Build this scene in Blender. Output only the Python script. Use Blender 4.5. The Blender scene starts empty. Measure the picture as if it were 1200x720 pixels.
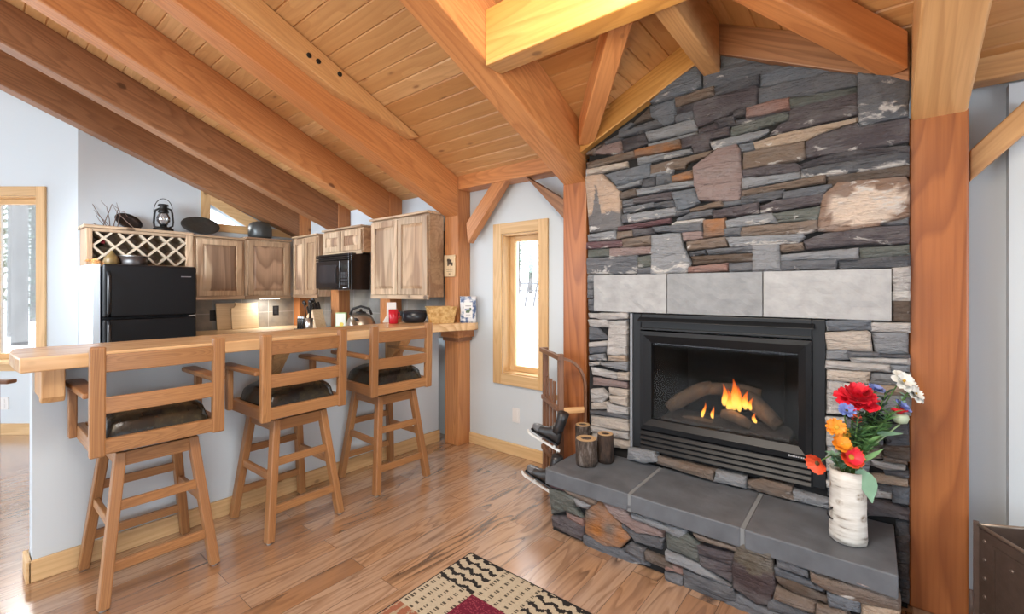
import bpy, bmesh, math, random
from mathutils import Vector, Matrix, noise
R = math.radians
rnd = random.Random(7)
scene = bpy.context.scene
col = scene.collection

# ------------------------------------------------------------------ camera
EYE = 1.35
HEAD = R(38.793)
cam_d = bpy.data.cameras.new('camera')
cam = bpy.data.objects.new('camera', cam_d)
col.objects.link(cam)
cam.location = (0, 0, EYE)
cam.rotation_euler = (R(90), 0, HEAD - R(90))
cam_d.sensor_width = 36
cam_d.lens = 525 / 1200 * 36
cam_d.shift_y = -20 / 1200
cam_d.clip_start = 0.02
scene.camera = cam

# ------------------------------------------------------------------ view and world
vs = scene.view_settings
vs.view_transform = 'Standard'
vs.look = 'None'
vs.gamma = 1
vs.use_curve_mapping = False
vs.exposure = -0.85
world = bpy.data.worlds.new('sky')
scene.world = world
world.use_nodes = True
wn = world.node_tree
wn.nodes['Background'].inputs[0].default_value = (0.86, 0.93, 1.0, 1)
wn.nodes['Background'].inputs[1].default_value = 10.5
scene.cycles.max_bounces = 8
scene.cycles.sample_clamp_indirect = 5

def area(name, loc, target, sx, sy, power, color=(1, 1, 1), spread=180):
    d = bpy.data.lights.new(name, 'AREA')
    d.shape = 'RECTANGLE'
    d.size, d.size_y = sx, sy
    d.energy = power
    d.color = color
    d.spread = R(spread)
    o = bpy.data.objects.new(name, d)
    o.location = loc
    o.rotation_euler = (Vector(target) - Vector(loc)).to_track_quat('-Z', 'Y').to_euler()
    col.objects.link(o)
    return o

# daylight that comes through the big windows behind the camera (see wall_back / wall_right)
area('daylight_back', (-3.05, 0.6, 1.4), (2.0, 1.4, 0.9), 5.2, 2.0, 6, (1.0, 0.98, 0.95))
area('daylight_right', (-0.6, -3.3, 1.2), (0.8, 2.5, 1.0), 3.4, 1.8, 5, (1.0, 0.98, 0.96))
area('daylight_dining', (-2.6, 4.9, 1.7), (0.4, 4.6, 0.3), 2.0, 2.2, 14, (1.0, 0.99, 0.98))
area('kitchen_fill', (-0.25, 4.7, 2.0), (2.2, 5.0, 1.35), 0.7, 0.7, 40, (0.84, 0.92, 1.0), 95)  # added fill light without a fixture, brightens the kitchen side
area('overhead_fill', (0.35, 0.75, 3.05), (1.5, 1.0, 0.0), 0.9, 0.9, 105, (1.0, 0.95, 0.88), 150)  # assumed overhead light, no fixture built; brightens the hearth tops from above
area('gable_fill', (1.12, 0.68, 2.19), (2.3, 0.68, 2.58), 0.25, 0.25, 13, (1.0, 0.8, 0.5))  # warm light with no lamp body, added to brighten the gable ceiling
area('kitchen_daylight', (0.35, 7.0, 1.6), (2.0, 4.6, 1.9), 1.0, 1.6, 26, (0.86, 0.93, 1.0))  # stands in for daylight from the left, added to brighten the kitchen

# bright sky just outside the two windows in view, shining in on the floor
area('sky_narrow_window', (3.75, 2.85, 2.75), (1.95, 1.45, 0.0), 0.9, 0.9, 900, (1.0, 0.99, 0.97))
area('sky_left_window', (0.335, 7.32, 2.74), (0.146, 4.6, 0.0), 0.9, 0.5, 900, (1.0, 0.99, 0.97))
# added warm light above the frame, no fixture, aimed up to brighten the ceiling
area('warm_ceiling_fill', (-0.5, 0.6, 2.75), (1.6, 1.3, 3.1), 0.7, 0.7, 38, (1.0, 0.78, 0.48))

# ------------------------------------------------------------------ helpers
def tag(o, label=None, cat=None, group=None, kind=None):
    if label: o['label'] = label
    if cat: o['category'] = cat
    if group: o['group'] = group
    if kind: o['kind'] = kind
    return o

def empty(name, loc, label, cat, group=None, rz=0):
    o = bpy.data.objects.new(name, None)
    o.empty_display_size = 0.1
    o.location = loc
    o.rotation_euler = (0, 0, rz)
    col.objects.link(o)
    return tag(o, label, cat, group)

def link(name, me, mat, parent=None, mw=None, smooth=False):
    o = bpy.data.objects.new(name, me)
    col.objects.link(o)
    if mat is not None:
        for m in (mat if isinstance(mat, (list, tuple)) else [mat]):
            me.materials.append(m)
    if smooth:
        me.polygons.foreach_set('use_smooth', [True] * len(me.polygons))
    if parent is not None:
        o.parent = parent
    if mw is not None:
        o.matrix_basis = mw
    return o

def add_bevel(o, w, seg=2):
    b = o.modifiers.new('bevel', 'BEVEL')
    b.width = w
    b.segments = seg
    b.limit_method = 'ANGLE'
    b.angle_limit = R(40)
    return o

BOXF = [(0, 3, 2, 1), (4, 5, 6, 7), (0, 1, 5, 4), (1, 2, 6, 5), (2, 3, 7, 6), (3, 0, 4, 7)]

def mesh(name, vs_, fs):
    me = bpy.data.meshes.new(name)
    me.from_pydata([tuple(v) for v in vs_], [], fs)
    bm = bmesh.new()
    bm.from_mesh(me)
    bmesh.ops.recalc_face_normals(bm, faces=bm.faces)
    bm.to_mesh(me)
    bm.free()
    return me

def box(name, x0, x1, y0, y1, z0, z1, mat, parent=None, bevel=0.004, seg=2):
    """axis aligned box in the parent's coordinates, grain along its longest side"""
    c = Vector(((x0 + x1) / 2, (y0 + y1) / 2, (z0 + z1) / 2))
    h = Vector((abs(x1 - x0) / 2, abs(y1 - y0) / 2, abs(z1 - z0) / 2))
    v = [(-h.x, -h.y, -h.z), (h.x, -h.y, -h.z), (h.x, h.y, -h.z), (-h.x, h.y, -h.z),
         (-h.x, -h.y, h.z), (h.x, -h.y, h.z), (h.x, h.y, h.z), (-h.x, h.y, h.z)]
    if isinstance(mat, str):
        ax = 'xyz'[max(range(3), key=lambda i: h[i])]
        mat = W(mat, ax)
    o = link(name, mesh(name, v, BOXF), mat, parent, Matrix.Translation(c))
    if bevel: add_bevel(o, min(bevel, min(h) * 0.9), seg)
    return o

def frame(p, x, up=(0, 0, 1)):
    x = Vector(x).normalized()
    z = Vector(up)
    y = z.cross(x).normalized()
    z = x.cross(y).normalized()
    return Matrix(((x.x, y.x, z.x, p[0]), (x.y, y.y, z.y, p[1]), (x.z, y.z, z.z, p[2]), (0, 0, 0, 1)))

def prism(name, corners, fr, mat, parent=None, bevel=0.006):
    """8 corners in world/parent coordinates (BOXF order), local x of fr runs along the grain"""
    inv = fr.inverted()
    v = [inv @ Vector(c) for c in corners]
    if isinstance(mat, str): mat = W(mat, 'x')
    o = link(name, mesh(name, v, BOXF), mat, parent, fr)
    if bevel: add_bevel(o, bevel)
    return o

def beam(name, p0, p1, w, h, mat, parent=None, bevel=0.006, up=(0, 0, 1)):
    """square-cut timber between two centre points; w across, h along up"""
    p0, p1 = Vector(p0), Vector(p1)
    fr = frame((p0 + p1) / 2, p1 - p0, up)
    L = (p1 - p0).length / 2
    v = [(-L, -w / 2, -h / 2), (L, -w / 2, -h / 2), (L, w / 2, -h / 2), (-L, w / 2, -h / 2),
         (-L, -w / 2, h / 2), (L, -w / 2, h / 2), (L, w / 2, h / 2), (-L, w / 2, h / 2)]
    if isinstance(mat, str): mat = W(mat, 'x')
    o = link(name, mesh(name, v, BOXF), mat, parent, fr)
    if bevel: add_bevel(o, bevel)
    return o

def bm_obj(name, bm, mat, parent=None, loc=(0, 0, 0), smooth=False, rot=None):
    me = bpy.data.meshes.new(name)
    bmesh.ops.recalc_face_normals(bm, faces=bm.faces)
    bm.to_mesh(me)
    bm.free()
    mw = Matrix.Translation(Vector(loc))
    if rot is not None: mw = mw @ rot
    return link(name, me, mat, parent, mw, smooth)

def lathe(name, prof, mat, parent=None, loc=(0, 0, 0), n=24, smooth=True, rot=None, wob=0, cap=True, sxy=(1, 1)):
    bm = bmesh.new()
    rings = []
    for r, z in prof:
        ring = []
        for i in range(n):
            a = 2 * math.pi * i / n
            rr = r * (1 + (wob * noise.noise(Vector((math.cos(a) * 2, math.sin(a) * 2, z * 6 + loc[0] * 9))) if wob else 0))
            ring.append(bm.verts.new((rr * math.cos(a) * sxy[0], rr * math.sin(a) * sxy[1], z)))
        rings.append(ring)
    for a, b in zip(rings, rings[1:]):
        for i in range(n):
            bm.faces.new((a[i], a[(i + 1) % n], b[(i + 1) % n], b[i]))
    if cap:
        bm.faces.new(rings[0][::-1])
        bm.faces.new(rings[-1])
    return bm_obj(name, bm, mat, parent, loc, smooth, rot)

def tube(name, pts, r, mat, parent=None, n=8, loc=(0, 0, 0), flat=1.0):
    """swept tube; r a number or a list"""
    pts = [Vector(p) for p in pts]
    rs = r if isinstance(r, (list, tuple)) else [r] * len(pts)
    bm = bmesh.new()
    rings = []
    prev = None
    for i, p in enumerate(pts):
        t = (pts[min(i + 1, len(pts) - 1)] - pts[max(i - 1, 0)]).normalized()
        if prev is None:
            u = Vector((0, 0, 1)).cross(t)
            if u.length < 0.1: u = Vector((1, 0, 0)).cross(t)
        else:
            u = prev - t * prev.dot(t)
        u.normalize()
        prev = u
        w = t.cross(u)
        rings.append([bm.verts.new(p + u * (rs[i] * math.cos(2 * math.pi * k / n)) + w * (rs[i] * flat * math.sin(2 * math.pi * k / n))) for k in range(n)])
    for a, b in zip(rings, rings[1:]):
        for k in range(n):
            bm.faces.new((a[k], a[(k + 1) % n], b[(k + 1) % n], b[k]))
    bm.faces.new(rings[0][::-1])
    bm.faces.new(rings[-1])
    return bm_obj(name, bm, mat, parent, loc, True)

def sweep_rect(name, pts, w, h, side, mat, parent=None, bevel=0.0):
    """rectangular strip swept along pts; side = constant cross direction"""
    pts = [Vector(p) for p in pts]
    s = Vector(side).normalized()
    v, f = [], []
    for i, p in enumerate(pts):
        t = (pts[min(i + 1, len(pts) - 1)] - pts[max(i - 1, 0)]).normalized()
        nn = t.cross(s).normalized()
        for a, b in ((-1, -1), (1, -1), (1, 1), (-1, 1)):
            v.append(p + s * (a * w / 2) + nn * (b * h / 2))
    for i in range(len(pts) - 1):
        for k in range(4):
            a, b = i * 4 + k, i * 4 + (k + 1) % 4
            f.append((a, b, b + 4, a + 4))
    f.append((3, 2, 1, 0))
    e = (len(pts) - 1) * 4
    f.append((e, e + 1, e + 2, e + 3))
    o = link(name, mesh(name, v, f), mat, parent)
    if bevel: add_bevel(o, bevel)
    return o

def poly_prism(name, poly, z0, z1, mat, parent=None, bevel=0.004, fr=None):
    """extruded polygon (list of x, y) between z0 and z1"""
    n = len(poly)
    v = [(x, y, z0) for x, y in poly] + [(x, y, z1) for x, y in poly]
    f = [tuple(range(n))[::-1], tuple(range(n, 2 * n))] + [(i, (i + 1) % n, (i + 1) % n + n, i + n) for i in range(n)]
    o = link(name, mesh(name, v, f), mat, parent, fr)
    if bevel: add_bevel(o, bevel)
    return o

def boxes_mesh(name, lst, mat, parent=None, bevel=0):
    """several boxes of one part in one mesh"""
    v, f = [], []
    for (x0, x1, y0, y1, z0, z1) in lst:
        b = len(v)
        v += [(x0, y0, z0), (x1, y0, z0), (x1, y1, z0), (x0, y1, z0), (x0, y0, z1), (x1, y0, z1), (x1, y1, z1), (x0, y1, z1)]
        f += [tuple(i + b for i in q) for q in BOXF]
    o = link(name, mesh(name, v, f), mat, parent)
    if bevel: add_bevel(o, bevel)
    return o

# camera-frame reader used while measuring the photograph: pixel + known plane -> place in the room
FPX, CH, SH = 525.0, math.cos(HEAD), math.sin(HEAD)
def ray(x, y):
    u, v = (x - 600) / FPX, (340 - y) / FPX
    return Vector((CH + SH * u, SH - CH * u, v))
def on_x(x, y, X):
    d = ray(x, y)
    return Vector((X, d.y * X / d.x, EYE + d.z * X / d.x))
def on_z(x, y, z):
    d = ray(x, y)
    t = (z - EYE) / d.z
    return Vector((d.x * t, d.y * t, z))
def at_f(x, y, F):
    d = ray(x, y)
    return Vector((d.x * F, d.y * F, EYE + d.z * F))

# ------------------------------------------------------------------ materials
def new_mat(name):
    m = bpy.data.materials.new(name)
    m.use_nodes = True
    nt = m.node_tree
    return m, nt, nt.nodes['Principled BSDF']

def nd(nt, typ, **kw):
    n = nt.nodes.new(typ)
    for k, v in kw.items():
        if k in n.inputs: n.inputs[k].default_value = v
        else: setattr(n, k, v)
    return n

def ramp(nt, fac, stops):
    r = nt.nodes.new('ShaderNodeValToRGB')
    e = r.color_ramp.elements
    while len(e) < len(stops): e.new(0.5)
    for s, (p, c) in zip(e, stops):
        s.position = p
        s.color = (*c, 1)
    nt.links.new(fac, r.inputs[0])
    return r.outputs[0]

def mixc(nt, a, b, fac, mode='MIX'):
    m = nt.nodes.new('ShaderNodeMix')
    m.data_type = 'RGBA'
    m.blend_type = mode
    for s, v in ((m.inputs[6], a), (m.inputs[7], b)):
        if hasattr(v, 'links'): nt.links.new(v, s)
        else: s.default_value = (*v, 1)
    if hasattr(fac, 'links'): nt.links.new(fac, m.inputs[0])
    else: m.inputs[0].default_value = fac
    return m.outputs[2]

def math_n(nt, op, a, b=0.0, c=0.0):
    m = nt.nodes.new('ShaderNodeMath')
    m.operation = op
    for s, v in zip(m.inputs, (a, b, c)):
        if hasattr(v, 'links'): nt.links.new(v, s)
        else: s.default_value = v
    return m.outputs[0]

def plain(name, c, rough=0.5, metal=0.0, bump=0, bscale=40, spec=0.5, var=0.0, coat=0):
    m, nt, p = new_mat(name)
    p.inputs['Base Color'].default_value = (*c, 1)
    p.inputs['Roughness'].default_value = rough
    p.inputs['Metallic'].default_value = metal
    p.inputs['Specular IOR Level'].default_value = spec
    if coat: p.inputs['Coat Weight'].default_value = coat
    if bump or var:
        tc = nd(nt, 'ShaderNodeTexCoord')
        nz = nd(nt, 'ShaderNodeTexNoise', Scale=bscale, Detail=5.0)
        nt.links.new(tc.outputs['Object'], nz.inputs['Vector'])
        if bump:
            b = nd(nt, 'ShaderNodeBump', Strength=bump, Distance=0.01)
            nt.links.new(nz.outputs['Fac'], b.inputs['Height'])
            nt.links.new(b.outputs[0], p.inputs['Normal'])
        if var:
            nt.links.new(mixc(nt, [x * (1 - var) for x in c], [min(1, x * (1 + var)) for x in c], nz.outputs['Fac']), p.inputs['Base Color'])
    return m

def emit(name, c, s):
    m, nt, p = new_mat(name)
    p.inputs['Base Color'].default_value = (*c, 1)
    p.inputs['Emission Color'].default_value = (*c, 1)
    p.inputs['Emission Strength'].default_value = s
    return m

WOODS = {
    # name: (dark line, mid, light, roughness, grain frequency across, ring strength, knots, hue spread)
    'fir':      ((0.33, 0.105, 0.033), (0.53, 0.215, 0.072), (0.64, 0.295, 0.115), 0.42, 16, 0.42, 0.9, 0.25),
    'fir_rich': ((0.17, 0.045, 0.011), (0.34, 0.112, 0.031), (0.42, 0.155, 0.048), 0.36, 12, 0.6, 0.9, 0.1),
    'fir_dark': ((0.15, 0.06, 0.026), (0.30, 0.135, 0.062), (0.40, 0.20, 0.097), 0.42, 16, 0.5, 0.85, 0.2),
    'fir_pale': ((0.42, 0.2, 0.07), (0.62, 0.34, 0.14), (0.72, 0.44, 0.21), 0.45, 15, 0.4, 0.8, 0.2),
    'fir_gold': ((0.36, 0.15, 0.03), (0.53, 0.25, 0.06), (0.61, 0.33, 0.1), 0.42, 14, 0.5, 0.8, 0.1),
    'pine':     ((0.5, 0.28, 0.11), (0.68, 0.43, 0.2), (0.76, 0.54, 0.29), 0.45, 14, 0.35, 0.85, 0.15),
    'hickory':  ((0.20, 0.11, 0.06), (0.49, 0.325, 0.195), (0.68, 0.52, 0.36), 0.45, 11, 0.35, 0.9, 0.3),
    'heart':    ((0.13, 0.07, 0.042), (0.30, 0.175, 0.105), (0.44, 0.29, 0.19), 0.45, 9, 0.6, 0.9, 0.35),
    'oak':      ((0.18, 0.075, 0.027), (0.35, 0.16, 0.06), (0.45, 0.225, 0.09), 0.38, 34, 0.45, 0.0, 0.15),
    'slab':     ((0.52, 0.28, 0.12), (0.73, 0.47, 0.24), (0.82, 0.60, 0.36), 0.24, 10, 0.6, 0.5, 0.1),
    'maple':    ((0.55, 0.38, 0.2), (0.7, 0.52, 0.31), (0.77, 0.6, 0.4), 0.5, 20, 0.35, 0.0, 0.1),
    'sledwood': ((0.09, 0.035, 0.018), (0.18, 0.08, 0.042), (0.27, 0.14, 0.08), 0.4, 40, 0.4, 0.0, 0.2),
}
_wc = {}
def W(kind, ax):
    if (kind, ax) in _wc: return _wc[(kind, ax)]
    dk, md, lt, rough, fr, ringk, knot, hs = WOODS[kind]
    m, nt, p = new_mat(kind + '_wood_' + ax)
    tc = nd(nt, 'ShaderNodeTexCoord')
    oi = nd(nt, 'ShaderNodeObjectInfo')
    off = nd(nt, 'ShaderNodeVectorMath', operation='SCALE')
    cb = nd(nt, 'ShaderNodeCombineXYZ')
    for i, k in enumerate((37.0, 91.0, 53.0)):
        nt.links.new(math_n(nt, 'MULTIPLY', oi.outputs['Random'], k), cb.inputs[i])
    add = nd(nt, 'ShaderNodeVectorMath', operation='ADD')
    nt.links.new(tc.outputs['Object'], add.inputs[0])
    nt.links.new(cb.outputs[0], add.inputs[1])
    def scaled(sl, st):
        s = nd(nt, 'ShaderNodeMapping')
        s.inputs['Scale'].default_value = [sl if a == ax else st for a in 'xyz']
        nt.links.new(add.outputs[0], s.inputs['Vector'])
        return s.outputs[0]
    # cathedral rings: contour lines of a stretched noise field
    n1 = nd(nt, 'ShaderNodeTexNoise', Scale=1.0, Detail=1.5, Roughness=0.45)
    nt.links.new(scaled(0.4, fr * 0.28), n1.inputs['Vector'])
    rings = math_n(nt, 'FRACT', math_n(nt, 'MULTIPLY', n1.outputs['Fac'], fr * 1.5))
    n2 = nd(nt, 'ShaderNodeTexNoise', Scale=1.0, Detail=4.0, Roughness=0.6)
    nt.links.new(scaled(1.6, fr * 5.0), n2.inputs['Vector'])
    n3 = nd(nt, 'ShaderNodeTexNoise', Scale=1.0, Detail=2.0)
    nt.links.new(scaled(0.5, 2.6), n3.inputs['Vector'])
    line = ramp(nt, rings, [(0.0, (0, 0, 0)), (0.35, (0.1, 0.1, 0.1)), (0.85, (1, 1, 1)), (1.0, (0, 0, 0))])
    c = mixc(nt, lt, md, ramp(nt, n3.outputs['Fac'], [(0.35, (0, 0, 0)), (0.65, (1, 1, 1))]))
    c = mixc(nt, c, dk, math_n(nt, 'MULTIPLY', line, ringk))
    fine = ramp(nt, n2.outputs['Fac'], [(0.42, (0, 0, 0)), (0.7, (1, 1, 1))])
    c = mixc(nt, c, dk, math_n(nt, 'MULTIPLY', fine, 0.4))
    if kind == 'hickory':
        n4 = nd(nt, 'ShaderNodeTexNoise', Scale=1.0, Detail=2.0)
        nt.links.new(scaled(0.9, 7.0), n4.inputs['Vector'])
        c = mixc(nt, c, (0.27, 0.155, 0.09), math_n(nt, 'MULTIPLY', ramp(nt, n4.outputs['Fac'], [(0.57, (0, 0, 0)), (0.63, (1, 1, 1))]), 0.7))
    if kind == 'heart':
        n4 = nd(nt, 'ShaderNodeTexNoise', Scale=1.0, Detail=2.0)
        nt.links.new(scaled(0.7, 5.0), n4.inputs['Vector'])
        c = mixc(nt, c, (0.62, 0.46, 0.31), ramp(nt, n4.outputs['Fac'], [(0.56, (0, 0, 0)), (0.6, (1, 1, 1))]))
    if knot:
        vo = nd(nt, 'ShaderNodeTexVoronoi', Scale=1.0, Randomness=1.0)
        nt.links.new(scaled(3.4, 5.0), vo.inputs['Vector'])
        sp = nd(nt, 'ShaderNodeSeparateColor')
        nt.links.new(vo.outputs['Color'], sp.inputs[0])
        pick = math_n(nt, 'GREATER_THAN', sp.outputs[0], 0.45)
        kn = ramp(nt, vo.outputs['Distance'], [(0.06, (1, 1, 1)), (0.10, (0.8, 0.8, 0.8)), (0.125, (0.14, 0.14, 0.14)), (0.22, (0, 0, 0))])
        c = mixc(nt, c, [x * 0.4 for x in dk], math_n(nt, 'MULTIPLY', math_n(nt, 'MULTIPLY', kn, knot), pick))
    hv = nd(nt, 'ShaderNodeHueSaturation')
    nt.links.new(c, hv.inputs['Color'])
    nt.links.new(math_n(nt, 'MULTIPLY_ADD', oi.outputs['Random'], hs, 1.0 - hs / 2), hv.inputs['Value'])
    nt.links.new(hv.outputs[0], p.inputs['Base Color'])
    p.inputs['Roughness'].default_value = rough
    b = nd(nt, 'ShaderNodeBump', Strength=0.12, Distance=0.004)
    nt.links.new(n2.outputs['Fac'], b.inputs['Height'])
    nt.links.new(b.outputs[0], p.inputs['Normal'])
    _wc[(kind, ax)] = m
    return m

wall_paint = plain('wall_paint', (0.62, 0.69, 0.745), 0.7, bump=0.04, bscale=60)
black_metal = plain('black_metal', (0.012, 0.013, 0.016), 0.38, 0.3)
black_plastic = plain('black_plastic', (0.012, 0.012, 0.014), 0.3)
dark_iron = plain('dark_iron', (0.02, 0.019, 0.018), 0.45, 0.6)
steel = plain('steel', (0.62, 0.62, 0.62), 0.28, 1.0)
white_paint = plain('white_paint', (0.78, 0.78, 0.78), 0.5)
def glass_mat(name, alpha=0.06, k=0.8):
    m, nt, p = new_mat(name)
    out = nt.nodes['Material Output']
    tr = nd(nt, 'ShaderNodeBsdfTransparent')
    gl = nd(nt, 'ShaderNodeBsdfGlossy', Roughness=0.02)
    fz = nd(nt, 'ShaderNodeFresnel', IOR=1.45)
    mx = nd(nt, 'ShaderNodeMixShader')
    nt.links.new(math_n(nt, 'MULTIPLY_ADD', fz.outputs[0], k, alpha * 0.3), mx.inputs[0])
    nt.links.new(tr.outputs[0], mx.inputs[1])
    nt.links.new(gl.outputs[0], mx.inputs[2])
    nt.links.new(mx.outputs[0], out.inputs[0])
    return m
window_glass = glass_mat('window_glass')
# ================================================================== SETTING
EAVE, WALL = 2.718, 2.87         # post line and eave wall
ZC, ZS, PITCH = 2.33, 1.99, 0.4167   # ceiling / rafter soffit height on the post line
def zmain(x): return ZC + PITCH * (EAVE - x)
RY, RZ, RS = 0.66, 2.75, 0.48    # cross gable: ridge y, ridge ceiling height, slope
def zgab(y): return RZ - RS * abs(y - RY)
BACK = 5.78                      # kitchen back wall

def struct(o):
    o['kind'] = 'structure'
    return o

# ---- floor
def floor_mat():
    m, nt, p = new_mat('plank_floor')
    tc = nd(nt, 'ShaderNodeTexCoord')
    br = nd(nt, 'ShaderNodeTexBrick', Scale=1.0, offset=0.37)
    br.inputs['Brick Width'].default_value = 1.25
    br.inputs['Row Height'].default_value = 0.128
    br.inputs['Mortar Size'].default_value = 0.0012
    br.inputs['Mortar Smooth'].default_value = 0.3
    br.inputs['Color1'].default_value = (0, 0, 0, 1)
    br.inputs['Color2'].default_value = (1, 1, 1, 1)
    nt.links.new(tc.outputs['Object'], br.inputs['Vector'])
    bw = nd(nt, 'ShaderNodeRGBToBW')
    nt.links.new(br.outputs['Color'], bw.inputs[0])
    cb = nd(nt, 'ShaderNodeCombineXYZ')
    nt.links.new(math_n(nt, 'MULTIPLY', bw.outputs[0], 23.0), cb.inputs[0])
    nt.links.new(math_n(nt, 'MULTIPLY', bw.outputs[0], 41.0), cb.inputs[2])
    ad = nd(nt, 'ShaderNodeVectorMath', operation='ADD')
    nt.links.new(tc.outputs['Object'], ad.inputs[0])
    nt.links.new(cb.outputs[0], ad.inputs[1])
    def sc(a, b):
        s = nd(nt, 'ShaderNodeMapping')
        s.inputs['Scale'].default_value = (a, b, 1)
        nt.links.new(ad.outputs[0], s.inputs['Vector'])
        return s.outputs[0]
    n1 = nd(nt, 'ShaderNodeTexNoise', Scale=1.0, Detail=2.0, Roughness=0.5, Distortion=0.4)
    nt.links.new(sc(0.9, 6.0), n1.inputs['Vector'])
    rings = math_n(nt, 'FRACT', math_n(nt, 'MULTIPLY', n1.outputs['Fac'], 11.0))
    line = ramp(nt, rings, [(0.0, (0, 0, 0)), (0.5, (0.08, 0.08, 0.08)), (0.9, (1, 1, 1)), (1.0, (0.1, 0.1, 0.1))])
    n2 = nd(nt, 'ShaderNodeTexNoise', Scale=1.0, Detail=4.0)
    nt.links.new(sc(3.0, 75.0), n2.inputs['Vector'])
    n3 = nd(nt, 'ShaderNodeTexNoise', Scale=1.0, Detail=2.0)
    nt.links.new(sc(1.3, 5.0), n3.inputs['Vector'])
    base = ramp(nt, bw.outputs[0], [(0.0, (0.34, 0.175, 0.085)), (0.5, (0.46, 0.28, 0.165)), (1.0, (0.44, 0.30, 0.21))])
    c = mixc(nt, base, (0.20, 0.10, 0.05), math_n(nt, 'MULTIPLY', line, 0.62))
    c = mixc(nt, c, (0.17, 0.085, 0.045), math_n(nt, 'MULTIPLY', ramp(nt, n2.outputs['Fac'], [(0.45, (0, 0, 0)), (0.72, (1, 1, 1))]), 0.32))
    fig = math_n(nt, 'MULTIPLY', ramp(nt, n3.outputs['Fac'], [(0.58, (0, 0, 0)), (0.66, (1, 1, 1))]), line)
    c = mixc(nt, c, (0.05, 0.03, 0.022), math_n(nt, 'MULTIPLY', fig, 0.75))
    c = mixc(nt, c, (0.07, 0.04, 0.025), br.outputs['Fac'])
    nt.links.new(c, p.inputs['Base Color'])
    p.inputs['Roughness'].default_value = 0.24
    p.inputs['Specular IOR Level'].default_value = 1.0
    p.inputs['Coat Weight'].default_value = 1.0
    p.inputs['Coat IOR'].default_value = 1.65
    p.inputs['Coat Roughness'].default_value = 0.2
    b = nd(nt, 'ShaderNodeBump', Strength=0.02, Distance=0.0008)
    nt.links.new(n2.outputs['Fac'], b.inputs['Height'])
    nt.links.new(b.outputs[0], p.inputs['Normal'])
    return m
struct(link('floor', mesh('floor', [(-3.3, -3.6, 0), (3.0, -3.6, 0), (3.0, 9.0, 0), (-3.3, 9.0, 0)], [(0, 1, 2, 3)]), floor_mat()))

# ---- ceiling: real boards, main slope runs down to the eave, cross gable over the fireplace
def ceiling_mat():
    m, nt, p = new_mat('ceiling_boards')
    at = nd(nt, 'ShaderNodeAttribute', attribute_name='seed')
    gr = nd(nt, 'ShaderNodeAttribute', attribute_name='grain')
    cb = nd(nt, 'ShaderNodeCombineXYZ')
    nt.links.new(math_n(nt, 'MULTIPLY', at.outputs['Fac'], 40.0), cb.inputs[0])
    nt.links.new(math_n(nt, 'MULTIPLY', at.outputs['Fac'], 71.0), cb.inputs[2])
    ad = nd(nt, 'ShaderNodeVectorMath', operation='ADD')
    nt.links.new(gr.outputs['Vector'], ad.inputs[0])
    nt.links.new(cb.outputs[0], ad.inputs[1])
    def sc(a, b):
        s = nd(nt, 'ShaderNodeMapping')
        s.inputs['Scale'].default_value = (a, b, 1)
        nt.links.new(ad.outputs[0], s.inputs['Vector'])
        return s.outputs[0]
    n1 = nd(nt, 'ShaderNodeTexNoise', Scale=1.0, Detail=1.5)
    nt.links.new(sc(0.8, 6), n1.inputs['Vector'])
    rings = math_n(nt, 'FRACT', math_n(nt, 'MULTIPLY', n1.outputs['Fac'], 8.0))
    n2 = nd(nt, 'ShaderNodeTexNoise', Scale=1.0, Detail=3.0)
    nt.links.new(sc(2, 60), n2.inputs['Vector'])
    vo = nd(nt, 'ShaderNodeTexVoronoi', Scale=1.0)
    nt.links.new(sc(3.2, 9.0), vo.inputs['Vector'])
    base = ramp(nt, at.outputs['Fac'], [(0.0, (0.55, 0.275, 0.10)), (0.5, (0.64, 0.36, 0.15)), (1.0, (0.73, 0.45, 0.215))])
    c = mixc(nt, base, (0.46, 0.21, 0.065), math_n(nt, 'MULTIPLY', rings, 0.35))
    c = mixc(nt, c, (0.4, 0.18, 0.06), math_n(nt, 'MULTIPLY', ramp(nt, n2.outputs['Fac'], [(0.45, (0, 0, 0)), (0.75, (1, 1, 1))]), 0.35))
    c = mixc(nt, c, (0.2, 0.075, 0.025), math_n(nt, 'MULTIPLY', ramp(nt, vo.outputs['Distance'], [(0.05, (1, 1, 1)), (0.1, (0.3, 0.3, 0.3)), (0.16, (0, 0, 0))]), 0.75))
    nt.links.new(c, p.inputs['Base Color'])
    p.inputs['Roughness'].default_value = 0.4
    return m

CB = dict(v=[], f=[], s=[], g=[])
def board(c4, th, seed, glen):
    """c4: four bottom corners, going round; boards get a small V at both long edges. corners 0-1 and 3-2 are the long edges"""
    b = len(CB['v'])
    a0, a1, b1, b0 = [Vector(c) for c in c4]
    nrm = (a1 - a0).cross(b0 - a0).normalized()
    if nrm.z < 0: nrm = -nrm
    wv = (b0 - a0).normalized()
    e, d = 0.007, 0.008
    L, Wd = (a1 - a0).length, (b0 - a0).length
    rows = [(a0, a1, d, 0.0), (a0 + wv * e, a1 + wv * e, 0, e), (b0 - wv * e, b1 - wv * e, 0, Wd - e), (b0, b1, d, Wd)]
    for p, q, up, w in rows:
        for pt, l in ((p, 0), (q, L)):
            CB['v'].append(pt + nrm * up)
            CB['g'].append((l + glen, w, 0))
    for i in range(3):
        CB['f'].append((b + 2 * i, b + 2 * i + 1, b + 2 * i + 3, b + 2 * i + 2))
        CB['s'].append(seed)
Y0, Y1, X0 = -3.6, 9.0, -3.25
CX_ = 0.55
dx = 0.1075
x = WALL + 0.02
k = 0
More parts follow.
